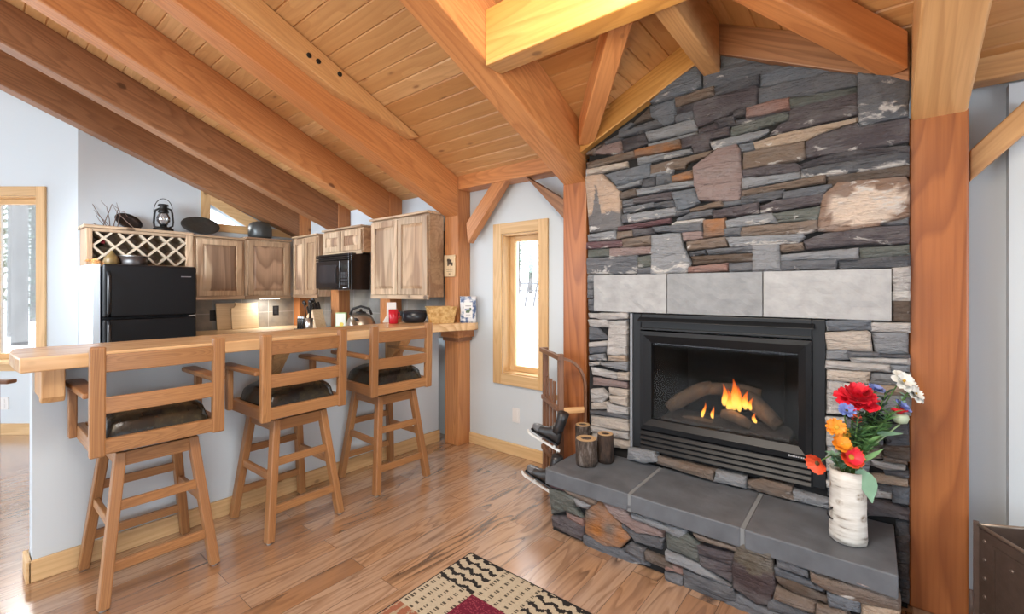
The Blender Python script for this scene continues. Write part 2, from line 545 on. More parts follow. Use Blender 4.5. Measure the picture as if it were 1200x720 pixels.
while x > X0:
    xa, xb = x, x - dx
    xm = xb
    segs = [(Y0, Y1)]
    hw = (RZ - zmain(xm)) / RS
    if hw > 0.0: segs = [(Y0, RY - hw), (RY + hw, Y1)]
    for ya, yb in segs:
        if xb > CX_: yb = min(yb, 5.98)
        y = ya
        while y < yb - 0.01:
            ye = min(yb, y + rnd.uniform(2.2, 4.2))
            if yb - ye < 0.5: ye = yb
            board([(xa, y + 0.0008, zmain(xa)), (xa, ye, zmain(xa)), (xb, ye, zmain(xb)), (xb, y + 0.0008, zmain(xb))], 0.02, rnd.random(), rnd.uniform(0, 9))
            y = ye
    x = xb
y = 0.0
while y < 1.12:
    for s in (1, -1):
        ya, yb = RY + s * y, RY + s * (y + dx)
        za, zb = zgab(ya), zgab(yb)
        xs = EAVE - (za - ZC) / PITCH - 0.02
        xs2 = EAVE - (zb - ZC) / PITCH - 0.02
        if min(xs, xs2) < WALL:
            board([(xs, ya, za), (WALL + 0.1, ya, za), (WALL + 0.1, yb, zb), (xs2, yb, zb)], 0.02, rnd.random(), rnd.uniform(0, 9))
    y += dx
me = bpy.data.meshes.new('ceiling')
me.from_pydata(CB['v'], [], CB['f'])
sa = me.attributes.new('seed', 'FLOAT', 'FACE')
sa.data.foreach_set('value', CB['s'])
ga = me.attributes.new('grain', 'FLOAT_VECTOR', 'POINT')
ga.data.foreach_set('vector', [c for g in CB['g'] for c in g])
struct(link('ceiling', me, ceiling_mat()))
# roof deck above the boards (keeps the sky out)
dk = plain('roof_deck', (0.16, 0.1, 0.06), 0.8)
o = struct(link('ceiling_deck', mesh('ceiling_deck', [
    (WALL + 0.35, Y0, zmain(WALL + .35) + .4), (WALL + 0.35, 6.0, zmain(WALL + .35) + .4), (CX_, 6.0, zmain(CX_) + .4), (CX_, Y1, zmain(CX_) + .4), (X0, Y1, zmain(X0) + .4), (X0, Y0, zmain(X0) + .4)], [(0, 1, 2, 3, 4, 5)]), dk))

# ---- eave wall (x = WALL) with the tall narrow window, thick enough to show the reveal
WY0, WY1, WZ0, WZ1 = 2.03, 2.41, 0.655, 1.815
def wall_box(name, lst):
    return struct(boxes_mesh(name, lst, wall_paint))
TH = 0.22
wall_box('wall_front', [
    (WALL, WALL + TH, Y0, WY0, -0.02, 2.75), (WALL, WALL + TH, WY1, BACK + 0.2, -0.02, 2.75),
    (WALL, WALL + TH, WY0, WY1, -0.02, WZ0), (WALL, WALL + TH, WY0, WY1, WZ1, 2.75)])
# step added to the flat eave wall; its recess stands in for post shadow
wall_box('wall_front_shade_step', [(WALL - 0.05, WALL - 0.001, -3.5, -0.455, 0.0, 2.23)])
# ---- kitchen back wall (y = BACK) with the little triangular window
CX = 0.72
TA, TB, TC_ = (1.79, 2.10), (2.16, 2.10), (1.79, 2.31)
bw = []
bv = [(CX, BACK, -0.02), (WALL, BACK, -0.02), (WALL, BACK, 2.6), (CX, BACK, 3.6),
      (TA[0], BACK, TA[1]), (TB[0], BACK, TB[1]), (TC_[0], BACK, TC_[1])]
bf = [(0, 1, 5, 4), (1, 2, 5), (2, 3, 6, 5), (3, 0, 4, 6)]
n = len(bv)
bv2 = bv + [(x_, y_ + 0.2, z_) for x_, y_, z_ in bv]
bf2 = bf + [tuple(i + n for i in q[::-1]) for q in bf] + [(4, 5, 5 + n, 4 + n), (5, 6, 6 + n, 5 + n), (6, 4, 4 + n, 6 + n), (0, 3, 3 + n, n)]
struct(link('wall_kitchen', mesh('wall_kitchen', bv2, bf2), wall_paint))
# stub wall that hides the side of the refrigerator
wall_box('wall_refrigerator', [(.728, .772, 5.10, BACK - .001, 0, 1.572)])
# ---- splayed dining wall left of the kitchen, square to the view, with a tall window
DF = 4.185
FW, RT = Vector((CH, SH, 0)), Vector((SH, -CH, 0))
dfr = Matrix(((RT.x, FW.x, 0, FW.x * DF), (RT.y, FW.y, 0, FW.y * DF), (0, 0, 1, 0), (0, 0, 0, 1)))  # local x = image right, y = away
def dbox(name, lst, mat, parent=None, bevel=0.0):
    v, f = [], []
    for (x0, x1, y0, y1, z0, z1) in lst:
        b = len(v)
        v += [(x0, y0, z0), (x1, y0, z0), (x1, y1, z0), (x0, y1, z0), (x0, y0, z1), (x1, y0, z1), (x1, y1, z1), (x0, y1, z1)]
        f += [tuple(i + b for i in q) for q in BOXF]
    o = link(name, mesh(name, v, f), mat, parent, dfr.copy() if parent is None else None)
    if bevel: add_bevel(o, bevel)
    return o
DX = -4.057
wx0, wx1, wz0, wz1 = -4.98, -4.43, 0.68, 2.23
struct(dbox('wall_dining', [(-7.2, wx0, 0, 0.2, -0.02, 4.2), (wx1, DX, 0, 0.2, -0.02, 4.2), (wx0, wx1, 0, 0.2, -0.02, wz0), (wx0, wx1, 0, 0.2, wz1, 4.2)], wall_paint))
# ---- walls behind the camera, with the big window openings the daylight comes through
wall_box('wall_back', [(X0 - .2, X0, Y0, .2, 0, 5.2), (X0 - .2, X0, 3.4, 4.0, 0, 5.2), (X0 - .2, X0, 6.2, 9, 0, 5.2), (X0 - .2, X0, .2, 3.4, 0, .3), (X0 - .2, X0, 4.0, 6.2, 0, .3),
                       (X0 - .2, X0, .2, 3.4, 2.1, 5.2), (X0 - .2, X0, 4.0, 6.2, 2.6, 5.2)])
wall_box('wall_right', [(X0, -2.4, Y0 - .2, Y0, 0, 5.2), (1.2, WALL, Y0 - .2, Y0, 0, 3.2), (-2.4, 1.2, Y0 - .2, Y0, 0, .3), (-2.4, 1.2, Y0 - .2, Y0, 2.2, 5.2)])

# ---- windows
def window_rect(name, fr_box, y0, y1, z0, z1, axis):
    pass
pz = lambda ax: W('pine', ax)
# window_1, eave wall: casing, jamb boards, sash, glass
def win1():
    root = bpy.data.objects.new('window_1', None)
    root.location = (WALL, (WY0 + WY1) / 2, WZ0)
    col.objects.link(root)
    root['kind'] = 'structure'
    hy, hz = (WY1 - WY0) / 2, WZ1 - WZ0
    t = 0.088
    for nm, b in (('casing', (-0.02, 0, -hy - t, -hy, -t, hz + t)), ('casing', (-0.02, 0, hy, hy + t, -t, hz + t)),
                  ('casing', (-0.02, 0, -hy, hy, hz, hz + t)), ('casing', (-0.02, 0, -hy, hy, -t, 0))):
        box(nm, *b, 'pine', root, 0.003)
    for b in ((0, 0.15, -hy, -hy + .012, 0, hz), (0, 0.15, hy - .012, hy, 0, hz), (0, 0.15, -hy, hy, hz - .012, hz), (0, 0.15, -hy, hy, 0, .012)):
        box('jamb', *b, 'pine', root, 0.002)
    a, s = hy - .012, 0.045
    for b in ((.09, .135, -a, -a + s, .012, hz - .012), (.09, .135, a - s, a, .012, hz - .012), (.09, .135, -a + s, a - s, hz - .012 - s, hz - .012), (.09, .135, -a + s, a - s, .012, .012 + s)):
        box('sash', *b, 'pine', root, 0.004)
    box('pane', .11, .114, -a + s, a - s, .012 + s, hz - .012 - s, window_glass, root, 0)
    return root
win1()
def win2():
    root = bpy.data.objects.new('window_2', None)
    root.matrix_basis = dfr.copy()
    col.objects.link(root)
    root['kind'] = 'structure'
    t = 0.085
    for b in ((wx0 - t, wx0, -.02, 0, wz0 - t, wz1 + t), (wx1, wx1 + t, -.02, 0, wz0 - t, wz1 + t), (wx0, wx1, -.02, 0, wz1, wz1 + t), (wx0, wx1, -.02, 0, wz0 - t, wz0)):
        box('casing', *b, 'pine', root, 0.003)
    box('sill', wx0 - t, wx1 + t, -.06, 0.0, wz0 - .02, wz0 + .015, 'pine', root, 0.004)
    for b in ((wx0, wx0 + .012, 0, .15, wz0, wz1), (wx1 - .012, wx1, 0, .15, wz0, wz1), (wx0, wx1, 0, .15, wz1 - .012, wz1), (wx0, wx1, 0, .15, wz0, wz0 + .012)):
        box('jamb', *b, 'pine', root, 0.002)
    s, i = 0.05, 0.012
    for b in ((wx0 + i, wx0 + i + s, .08, .125, wz0 + i, wz1 - i), (wx1 - i - s * .4, wx1 - i, .08, .125, wz0 + i, wz1 - i), (wx0 + i + s, wx1 - i - s * .4, .08, .125, wz1 - i - s, wz1 - i), (wx0 + i + s, wx1 - i - s * .4, .08, .125, wz0 + i, wz0 + i + s)):
        box('sash', *b, 'pine', root, 0.004)
    box('pane', wx0 + i + s, wx1 - i - s * .4, .1, .104, wz0 + i + s, wz1 - i - s, window_glass, root, 0)
win2()
def win3():
    root = bpy.data.objects.new('window_3', None)
    root.location = (TA[0], BACK, TA[1])
    col.objects.link(root)
    root['kind'] = 'structure'
    w, hgt = TB[0] - TA[0], TC_[1] - TA[1]
    t = 0.088
    sl = hgt / w
    fr = Matrix(((1, 0, 0, 0), (0, 0, -1, 0), (0, 1, 0, 0), (0, 0, 0, 1)))   # polygon x,y -> x,z ; extrude toward the room
    poly_prism('casing', [(-t, -t), (0, -t), (0, hgt + t * 1.25), (-t, hgt + t * 1.25 + t * sl)], 0, .02, W('pine', 'y'), root, 0.003, fr)
    poly_prism('casing', [(0, -t), (w + .55, -t), (w + .4, 0), (0, 0)], 0, .02, W('pine', 'x'), root, 0.003, fr)
    poly_prism('casing', [(0, hgt), (w, 0), (w + .3, 0), (0, hgt + t * 1.25)], 0, .02, W('pine', 'x'), root, 0.003, fr)
    poly_prism('pane', [(0, 0), (w, 0), (0, hgt)], -.1, -.096, window_glass, root, 0, fr)
win3()

# ---- baseboards and the wall ends
def base(name, b):
    o = box(name, *b, 'pine', None, 0.004)
    return struct(o)
base('baseboard_front', (WALL - .018, WALL - .001, 1.62, 2.78, 0, .095))
o = struct(dbox('baseboard_dining', [(-7, DX, -.018, 0, 0, .105)], W('pine', 'x'), None, 0.003))
# bar half wall
BW0, BW1 = 3.03, 3.15
wall_box('wall_bar', [(0.225, EAVE, BW0, BW1, 0, 0.985)])
base('baseboard_bar', (0.21, EAVE, BW0 - .02, BW0 - .001, 0, .1))
base('baseboard_bar_end', (0.203, 0.222, BW0 - .02, BW1 + .02, 0, .1))
# ================================================================== TIMBER FRAME (each stick a thing)
def post(label, x0, x1, y0, y1, z1, kind='fir', group=None, z0=0.0):
    o = box('timber_post', x0, x1, y0, y1, z0, z1, kind, None, 0.008)
    return tag(o, label, 'post', group, 'thing')
def rafter(label, y0, y1, xa, xb, zs, zc, kind='fir', name='rafter'):
    """plumb-cut rafter between xa (high) and xb (low)"""
    g = lambda z, x: z + PITCH * (EAVE - x)
    c = [(xa, y0, g(zs, xa)), (xb, y0, g(zs, xb)), (xb, y1, g(zs, xb)), (xa, y1, g(zs, xa)),
         (xa, y0, g(zc, xa)), (xb, y0, g(zc, xb)), (xb, y1, g(zc, xb)), (xa, y1, g(zc, xa))]
    fr = frame(((xa + xb) / 2, (y0 + y1) / 2, g((zs + zc) / 2, (xa + xb) / 2)), (1, 0, -PITCH))
    o = prism(name, c, fr, kind, None, 0.009)
    return tag(o, label, 'rafter', None, 'thing')
PW = 0.17
ky = [2.78, 3.745, 4.70, 5.615]
post('orange fir post at the end of the bar counter, by the narrow window', EAVE, WALL - .001, ky[0], ky[0] + PW, ZC + .03)
pl = ['kitchen wall post between the tall wall cabinet and the microwave, behind the red cup',
      'kitchen wall post under the left end of the microwave', 'kitchen wall post in the far kitchen corner behind the knife block']
for y, l in zip(ky[1:], pl):
    post(l, EAVE, WALL - .001, y, y + PW, ZC + .03)
PX = 2.55
post('fir post left of the stone fireplace, behind the wooden sled', PX, WALL - .001, 1.435, 1.612, 2.06, 'fir_rich')
post('broad fir post right of the stone fireplace, beside the brown metal bin', PX, WALL - .051, -.304, -.122, 2.085, 'fir_rich')
XT = -3.2
rafter('rafter above the bar with a bolted splice plank on its side', ky[0] + .004, ky[0] + .156, XT, EAVE + .004, ZS, ZC)
rafter('knotty rafter that lands left of the tall wall cabinet', ky[1] + .01, ky[1] + .16, XT, EAVE + .004, ZS + .03, ZC)
rafter('brown rafter with a pale lower edge, second from the kitchen back wall', ky[2] + .01, ky[2] + .16, XT, EAVE + .004, ZS + .03, ZC, 'fir_dark')
rafter('darkest rafter, running tight along the kitchen back wall', ky[3] + .005, BACK - .002, XT, EAVE + .004, ZS + .03, ZC, 'fir_dark')
rafter('rafter resting on the post left of the stone fireplace', 1.44, 1.607, XT, 2.56, ZS - .01, ZC - .0)
rafter('rafter resting on the post right of the stone fireplace', -.30, -.127, XT, 2.56, ZS + .01, ZC - .0, 'fir_pale')
# bolted splice plank
g = lambda z, x: z + PITCH * (EAVE - x)
ya, yb = ky[0] - .075, ky[0] + .003
xa, xb, xc = XT, 1.55, 2.24
spv = []
for y in (ya, yb):
    spv += [(xa, y, g(ZC - .005, xa)), (xc, y, g(ZC - .005, xc)), (xc - .06, y, g(ZC - .05, xc - .06)), (xb, y, g(ZC - .175, xb)), (xa, y, g(ZC - .175, xa))]
fr = frame((0.5, ky[0], g(ZC - .1, .5)), (1, 0, -PITCH))
inv = fr.inverted()
spl = empty('splice_plank', (0.5, ky[0], g(ZC - .1, .5)), 'long tapering plank bolted to the side of the rafter above the bar', 'plank')
spl['kind'] = 'thing'
o = link('plank', mesh('plank', [inv @ Vector(v) for v in spv], [(0, 1, 2, 3, 4), (9, 8, 7, 6, 5)] + [(i, (i + 1) % 5, (i + 1) % 5 + 5, i + 5) for i in range(5)]), W('fir_pale', 'x'), None)
o.parent = spl
o.matrix_basis = Matrix.Translation(-spl.location) @ fr
add_bevel(o, .006)
for px, py in ((362, 65), (373, 72), (398, 87)):
    d = ray(px, py)
    p = Vector((d.x * ya / d.y, ya, EYE + d.z * ya / d.y))
    lathe('bolt', [(0.016, 0), (0.016, .006), (.011, .01)], dark_iron, spl, p - spl.location, 10, False, Matrix.Rotation(R(90), 4, 'X'))
# plates between the posts
o = box('wall_plate_beam', EAVE, EAVE + .15, 1.612, ky[0], 2.215, 2.40, 'fir', None, 0.008)
tag(o, 'level beam over the narrow window, from the bar post to the fireplace post', 'beam', None, 'thing')
o = box('wall_plate_beam', EAVE, EAVE + .10, -3.5, -.304, 2.235, 2.40, 'fir_pale', None, 0.008)
tag(o, 'pale level beam on the white wall right of the fireplace post', 'beam', None, 'thing')
def brace(label, a, b, w=.07, h=.125, kind='fir', x=EAVE + .06):
    o = beam('knee_brace', a, b, w, h, kind, None, .006, up=(1, 0, 0) if False else (0, 0, 1))
    return tag(o, label, 'brace', 'knee braces of the timber frame' if False else None, 'thing')
bx = EAVE + .062
def brace_px(label, p, q, depth=.075, kind='fir', xx=EAVE + .015):
    """p, q: pairs of picture points (upper edge, lower edge) on the plane x = xx"""
    a0, a1 = on_x(*p[0], xx), on_x(*p[1], xx)
    b0, b1 = on_x(*q[0], xx), on_x(*q[1], xx)
    c = [a1, b1, b1 + Vector((depth, 0, 0)), a1 + Vector((depth, 0, 0)), a0, b0, b0 + Vector((depth, 0, 0)), a0 + Vector((depth, 0, 0))]
    ctr = sum(c, Vector()) / 8
    o = prism('knee_brace', c, frame(ctr, (b0 + b1 - a0 - a1), (1, 0, 0)), kind, None, .005)
    return tag(o, label, 'brace', None, 'thing')
brace_px('knee brace from the bar post up to the level beam', [(546, 262), (548, 285)], [(578, 212), (592, 212)])
brace_px('knee brace from the level beam down to the post left of the fireplace', [(616, 207), (616, 207)][:1] + [(616, 207.5)], [(662, 235), (662, 258)], kind='fir_dark')
brace_px('knee brace on the white wall right of the fireplace post', [(1137, 176), (1137, 212)], [(1207, 112), (1207, 152)], kind='fir_pale')
# header, gable ridge, valleys and rakes over the fireplace
o = box('header_beam', 1.585, 1.70, -.127, 1.44, 2.42, 2.69, 'fir_gold', None, .008)
tag(o, 'golden header beam across the two rafters in front of the fireplace gable', 'beam', None, 'thing')
o = box('ridge_beam', 1.69, 2.5, .615, .70, 2.485, RZ - .005, 'fir_pale', None, .008)
tag(o, 'short ridge beam running from the header beam to the top of the stone wall', 'beam', None, 'thing')
def valley(label, y_foot, y_top, s, kind):
    # a slanting stick under the valley, sides plumb
    f = Vector((2.475, y_foot, 0))
    t = Vector((1.70, y_top, 0))
    d = (t - f).normalized()
    nrm = Vector((-d.y, d.x, 0)) * .05
    zf, zt = 2.255, 2.60
    hz = .155
    c = [f - nrm + Vector((0, 0, zf)), t - nrm + Vector((0, 0, zt)), t + nrm + Vector((0, 0, zt)), f + nrm + Vector((0, 0, zf))]
    c += [v + Vector((0, 0, hz)) for v in c]
    o = prism('valley_rafter', c, frame(sum(c, Vector()) / 8, (c[1] - c[0])), kind, None, .007)
    return tag(o, label, 'rafter', None, 'thing')
valley('left valley rafter, slanting up from the left fireplace post to the header beam', 1.395, .735, 1, 'fir')
valley('right valley rafter, slanting up from the right fireplace post to the header beam', -.078, .58, -1, 'fir')
def rake(label, ya, yb, kind):
    c = []
    pass
    lo = lambda y: zgab(y) - .158
    c = [(2.475, ya, lo(ya)), (2.475, yb, lo(yb)), (2.56, yb, lo(yb)), (2.56, ya, lo(ya)),
         (2.475, ya, zgab(ya)), (2.475, yb, zgab(yb)), (2.56, yb, zgab(yb)), (2.56, ya, zgab(ya))]
    fr = frame(sum((Vector(v) for v in c), Vector()) / 8, Vector(c[1]) - Vector(c[0]))
    o = prism('rake_beam', c, fr, kind, None, .004)
    return tag(o, label, 'beam', None, 'thing')
rake('golden rake beam along the left slope of the stone gable', 1.44, .69, 'fir_gold')
rake('dark rake beam along the right slope of the stone gable', -.12, .625, 'fir_dark')
# ================================================================== STONE FIREPLACE
SX = 2.50        # stone face
HX = 2.085       # hearth face
# palette of the stones themselves
SC = dict(
    g=(0.115, 0.125, 0.145), gd=(0.07, 0.076, 0.09), gl=(0.24, 0.255, 0.28), gg=(0.105, 0.118, 0.11), gb=(0.135, 0.155, 0.185),
    d=(0.050, 0.047, 0.056), dp=(0.074, 0.064, 0.074), b=(0.17, 0.13, 0.105), bd=(0.095, 0.07, 0.055), o=(0.33, 0.155, 0.075),
    t=(0.42, 0.33, 0.26), tl=(0.52, 0.46, 0.41), p=(0.47, 0.455, 0.45), w=(0.60, 0.59, 0.58), m=(0.12, 0.065, 0.075), mv=(0.25, 0.19, 0.185), pk=(0.27, 0.165, 0.145))
ST = []          # (list of (y, z), colour key, amount of chips and painted highlight)
def stones(ox, oy, s, X, rows):
    for r in rows:
        pts, c = r[0], r[1]
        chip_glint = r[2] if len(r) > 2 else 0.35
        q = []
        for px, py in pts:
            v = on_x(ox + px / s, oy + py / s, X)
            q.append((v.y, v.z))
        ST.append((q, c, chip_glint, X))
stones(685, 60, 6, SX, [
 ([(470,360),(640,200),(770,110),(820,110),(820,245),(650,320)],'gb',.6), ([(950,20),(1150,55),(955,118)],'gb'),
 ([(835,150),(960,120),(1140,58),(1440,105),(1225,165),(910,245),(835,260)],'g'), ([(910,255),(1225,172),(1220,230),(915,310)],'gd'),
 ([(640,330),(905,255),(910,305),(640,385)],'b'), ([(450,385),(630,335),(635,480),(550,510),(460,455)],'gb',.7),
 ([(640,395),(770,360),(765,420),(640,450)],'d'), ([(775,365),(1190,235),(1218,260),(1200,370),(1130,395),(780,525),(765,430)],'dp',.3),
 ([(330,510),(445,395),(465,465)],'bd'), ([(250,580),(500,480),(545,515),(350,580),(250,610)],'g',.7),
 ([(425,570),(760,470),(785,545),(450,630)],'gl'), ([(640,455),(760,425),(765,465),(640,490)],'g'),
 ([(260,625),(420,570),(440,650),(275,705)],'d'), ([(60,720),(150,640),(250,625),(265,700),(220,720)],'mv',.8),
 ([(440,655),(780,562),(780,580),(665,612),(450,668)],'gl'), ([(360,700),(660,620),(668,675),(360,745)],'o',.4),
 ([(668,610),(1010,535),(1015,590),(880,620),(880,680),(760,710),(745,660),(670,680)],'dp',.4),
 ([(915,490),(1045,455),(1055,510),(935,535)],'d'), ([(800,545),(920,502),(935,538),(800,572)],'dp'),
 ([(1025,560),(1035,530),(1200,485),(1400,430),(1430,450),(1420,480),(1200,540),(1025,590)],'gg',.5),
 ([(885,640),(1150,570),(1280,540),(1300,560),(1200,610),(910,690)],'gl',.9),
 ([(1140,400),(1330,345),(1435,330),(1440,400),(1140,462)],'pk',.5), ([(1060,485),(1440,408),(1440,428),(1060,512)],'d'),
 ([(1050,460),(1050,420),(1130,400),(1132,440)],'d'), ([(1085,660),(1185,640),(1190,690),(1095,705)],'gb')])
stones(685, 60, 6, SX, [([(150,640),(255,578),(258,622),(150,655)],'gd'), ([(10,725),(140,645),(60,725)],'b'), ([(320,505),(240,560),(250,590),(345,512)],'g')])
stones(875, 60, 6, SX, [
 ([(90,170),(300,105),(600,135),(480,170),(90,245)],'gb'), ([(85,260),(610,140),(775,165),(770,230),(300,325),(290,330),(80,365)],'g',.2),
 ([(300,335),(775,240),(775,285),(310,390)],'gg',.2), ([(300,400),(775,292),(775,440),(250,560),(160,575),(290,480)],'dp',.6),
 ([(785,165),(1135,205),(1130,450),(800,520),(785,430)],'g',.8), ([(45,640),(230,580),(780,462),(780,492),(560,560),(420,620),(60,680)],'t',.6),
 ([(415,640),(560,570),(780,503),(800,530),(1135,462),(1135,625),(420,745)],'dp',.5), ([(-25,715),(405,635),(412,745),(340,770),(-20,825)],'b',.6)])
stones(685, 175, 6, SX, [
 ([(20,95),(350,15),(355,55),(20,135)],'b'), ([(20,145),(290,90),(295,120),(20,182)],'tl'), ([(365,60),(740,0),(750,20),(400,95),(365,100)],'gl',.9),
 ([(140,182),(450,100),(450,190),(220,260),(170,205)],'gb'), ([(20,195),(130,180),(250,300),(250,560),(30,580)],'P',.9),
 ([(455,112),(700,60),(900,15),(870,52),(720,95),(700,130),(640,135),(455,165)],'b',.5), ([(455,172),(620,142),(610,165),(455,187)],'gl'),
 ([(770,130),(940,0),(1060,-30),(1090,0),(1105,200),(1090,340),(1050,360),(810,355),(780,250)],'mv',.25), ([(615,187),(760,147),(765,205),(620,225)],'o',.3),
 ([(500,192),(605,172),(605,230),(500,245)],'g'), ([(400,212),(490,197),(490,250),(400,262)],'gd'), ([(225,272),(395,217),(390,247),(240,287)],'gl'),
 ([(365,285),(770,212),(775,250),(375,320)],'gl',.3), ([(250,312),(360,277),(365,325),(255,350)],'bd'), ([(345,347),(600,302),(610,345),(345,380)],'dp'),
 ([(610,307),(770,277),(800,375),(740,405),(645,435)],'gb'), ([(490,382),(620,362),(630,405),(500,407)],'gd'), ([(260,362),(335,347),(340,385),(260,402)],'g'),
 ([(265,417),(480,372),(485,402),(270,445)],'g',.7), ([(305,462),(640,412),(640,465),(310,510)],'gl',.9), ([(250,462),(300,452),(305,505),(255,515)],'g'),
 ([(240,545),(600,487),(595,520),(240,570)],'m'), ([(740,422),(960,362),(970,400),(750,437)],'b'), ([(640,490),(740,447),(895,427),(890,462),(650,502)],'g',.8),
 ([(640,442),(740,422),(735,440),(640,465)],'g'), ([(900,432),(1220,382),(1220,445),(905,480)],'dp',.4), ([(970,372),(1100,357),(1100,380),(970,402)],'g'),
 ([(600,522),(640,507),(830,490),(825,510),(600,532)],'p'), ([(480,552),(820,522),(825,575),(690,580),(500,580)],'g'), ([(340,567),(480,552),(490,590),(340,610)],'d'),
 ([(830,500),(980,487),(985,600),(840,620)],'o',.3), ([(985,502),(1140,467),(1310,450),(1355,510),(990,545)],'gl',.9), ([(980,562),(1105,552),(1090,600),(980,607)],'g'),
 ([(20,602),(215,577),(220,630),(20,642)],'gl',.9), ([(225,582),(330,572),(335,610),(225,630)],'b'), ([(15,657),(255,642),(255,680),(15,697)],'m',.8),
 ([(270,637),(465,612),(465,670),(275,687)],'b'), ([(690,590),(825,580),(830,625),(700,642)],'mv'), ([(715,652),(990,622),(1000,680),(720,707)],'b'),
 ([(1000,627),(1530,597),(1545,620),(1500,655),(1030,682)],'gl',.9), ([(1095,592),(1115,552),(1630,507),(1640,565),(1540,590),(1110,617)],'b',.6)])
stones(875, 175, 6, SX, [
 ([(-30,140),(330,92),(385,118),(370,150),(-30,196)],'dp'), ([(-30,210),(375,157),(375,200),(-30,272)],'gl',.7), ([(-30,290),(550,187),(545,235),(230,290),(-40,330)],'b',.5),
 ([(-40,337),(265,287),(250,340),(-40,385)],'gd'), ([(265,302),(590,247),(600,265),(540,310),(260,347)],'g'), ([(90,402),(200,362),(545,312),(535,380),(180,437),(95,442)],'dp',.5),
 ([(180,455),(525,402),(520,480),(490,500),(225,510)],'gg',.8), ([(390,142),(1010,37),(1135,32),(1135,105),(500,190),(390,195)],'gd',1.0),
 ([(380,97),(520,50),(690,0),(1135,-28),(1135,18),(700,80),(390,130)],'d',.3), ([(560,192),(1135,117),(1135,180),(690,225),(570,255)],'bd',.2),
 ([(640,240),(1110,190),(1138,230),(1138,470),(930,530),(640,575),(510,570),(505,500),(540,330)],'B',1.0), ([(940,527),(1135,484),(1135,525),(1000,532)],'g'),
 ([(405,640),(560,590),(900,547),(1135,537),(1135,660),(780,667),(420,700)],'dp',.5)])
stones(875, 265, 6, SX, [
 ([(230,132),(390,117),(395,165),(235,180)],'b'), ([(235,205),(780,162),(780,230),(240,240)],'gl',.5), ([(785,162),(1140,137),(1140,200),(790,225)],'gg',.9),
 ([(45,140),(220,130),(235,310),(50,315)],'gl',.2), ([(241,252),(630,242),(625,300),(245,310)],'g'), ([(640,242),(1140,212),(1140,285),(640,300)],'gd',.3),
 ([(1030,302),(1140,292),(1140,455),(1035,460)],'p',.6), ([(1030,470),(1140,465),(1140,525),(1030,522)],'w'), ([(1030,535),(1140,530),(1140,675),(1030,665)],'bd',.5)])
stones(685, 265, 6, SX, [
 ([(470,70),(675,45),(690,150),(745,260),(720,325),(480,335)],'gl',.8), ([(20,167),(165,162),(165,205),(20,222)],'gg',.9), ([(175,162),(465,142),(465,190),(175,215)],'mv',.8),
 ([(20,232),(360,212),(365,320),(340,335),(20,335)],'g',1.0), ([(365,222),(465,207),(465,280),(370,290)],'gg',.7), ([(370,302),(470,292),(475,335),(380,340)],'g'),
 ([(735,187),(840,172),(840,195),(740,207)],'gd'), ([(850,167),(1185,137),(1185,180),(870,197)],'g',.6), ([(750,217),(1185,197),(1185,245),(760,270)],'bd',.2),
 ([(730,292),(1005,267),(1005,315),(735,327)],'pk'), ([(1020,267),(1185,257),(1185,310),(1025,320)],'g'),
 ([(20,352),(60,347),(65,390),(20,395)],'gl'), ([(20,402),(60,402),(60,500),(20,502)],'g',.8), ([(20,520),(62,515),(62,595),(20,597)],'g')])
stones(680, 360, 7.2, SX, [
 ([(60,57),(400,50),(400,95),(240,105),(70,90)],'p'), ([(70,112),(220,112),(240,170),(80,160)],'p'), ([(70,180),(140,180),(220,260),(210,275),(70,272)],'g'),
 ([(235,122),(385,112),(385,400),(230,400)],'p',1.0), ([(70,302),(225,292),(220,330),(70,335)],'p'), ([(70,345),(220,340),(215,385),(70,392)],'g'),
 ([(65,412),(190,402),(200,450),(70,447)],'gl',.9), ([(230,412),(385,407),(380,460),(240,452)],'t'), ([(70,472),(165,467),(160,490),(75,492)],'p'),
 ([(180,472),(390,472),(395,540),(290,520),(180,490)],'gl',.8), ([(80,512),(310,562),(300,610),(100,572)],'p'), ([(315,557),(400,560),(405,615),(315,612)],'tl'),
 ([(100,602),(390,642),(390,690),(330,680),(100,662)],'mv',.6)])
stones(680, 450, 7.2, SX, [
 ([(240,42),(395,60),(395,115),(240,87)],'tl'), ([(95,50),(180,47),(240,110),(180,160),(95,150)],'p'), ([(250,107),(390,120),(395,190),(260,152)],'tl'),
 ([(95,167),(230,152),(230,215),(95,217)],'tl'), ([(230,167),(400,207),(400,260),(230,242)],'p'), ([(95,227),(240,242),(400,277),(400,297),(240,275),(95,252)],'gd'),
 ([(95,267),(240,285),(400,302),(410,400),(340,395),(95,347)],'tl'), ([(95,360),(240,392),(400,422),(400,470),(280,450),(95,402)],'p'),
 ([(100,417),(280,467),(420,492),(430,540),(380,555),(280,532),(100,462)],'tl')])
stones(960, 370, 6, SX, [
 ([(50,42),(360,32),(365,100),(60,102)],'gb',.6), ([(365,52),(630,62),(630,115),(370,107)],'p'), ([(50,122),(330,112),(355,130),(365,250),(60,237)],'tl',.7),
 ([(375,127),(620,122),(620,270),(400,267)],'gl',.2), ([(50,252),(200,252),(200,305),(50,307)],'gl'), ([(205,257),(420,267),(430,290),(210,292)],'g'),
 ([(215,297),(630,307),(630,345),(240,327)],'p'), ([(430,277),(630,287),(630,300),(440,292)],'gd'), ([(50,322),(490,352),(490,395),(50,362)],'p'),
 ([(500,352),(630,352),(630,400),(500,402)],'gl'), ([(55,382),(355,402),(345,475),(55,447)],'tl',.5), ([(360,407),(640,422),(640,500),(345,482)],'gl',.4),
 ([(55,462),(170,467),(165,690),(55,692)],'p',1.0), ([(175,477),(340,492),(300,522),(180,542)],'w'), ([(310,492),(620,512),(620,560),(400,562)],'t'),
 ([(175,550),(640,570),(640,700),(175,690)],'gl')])
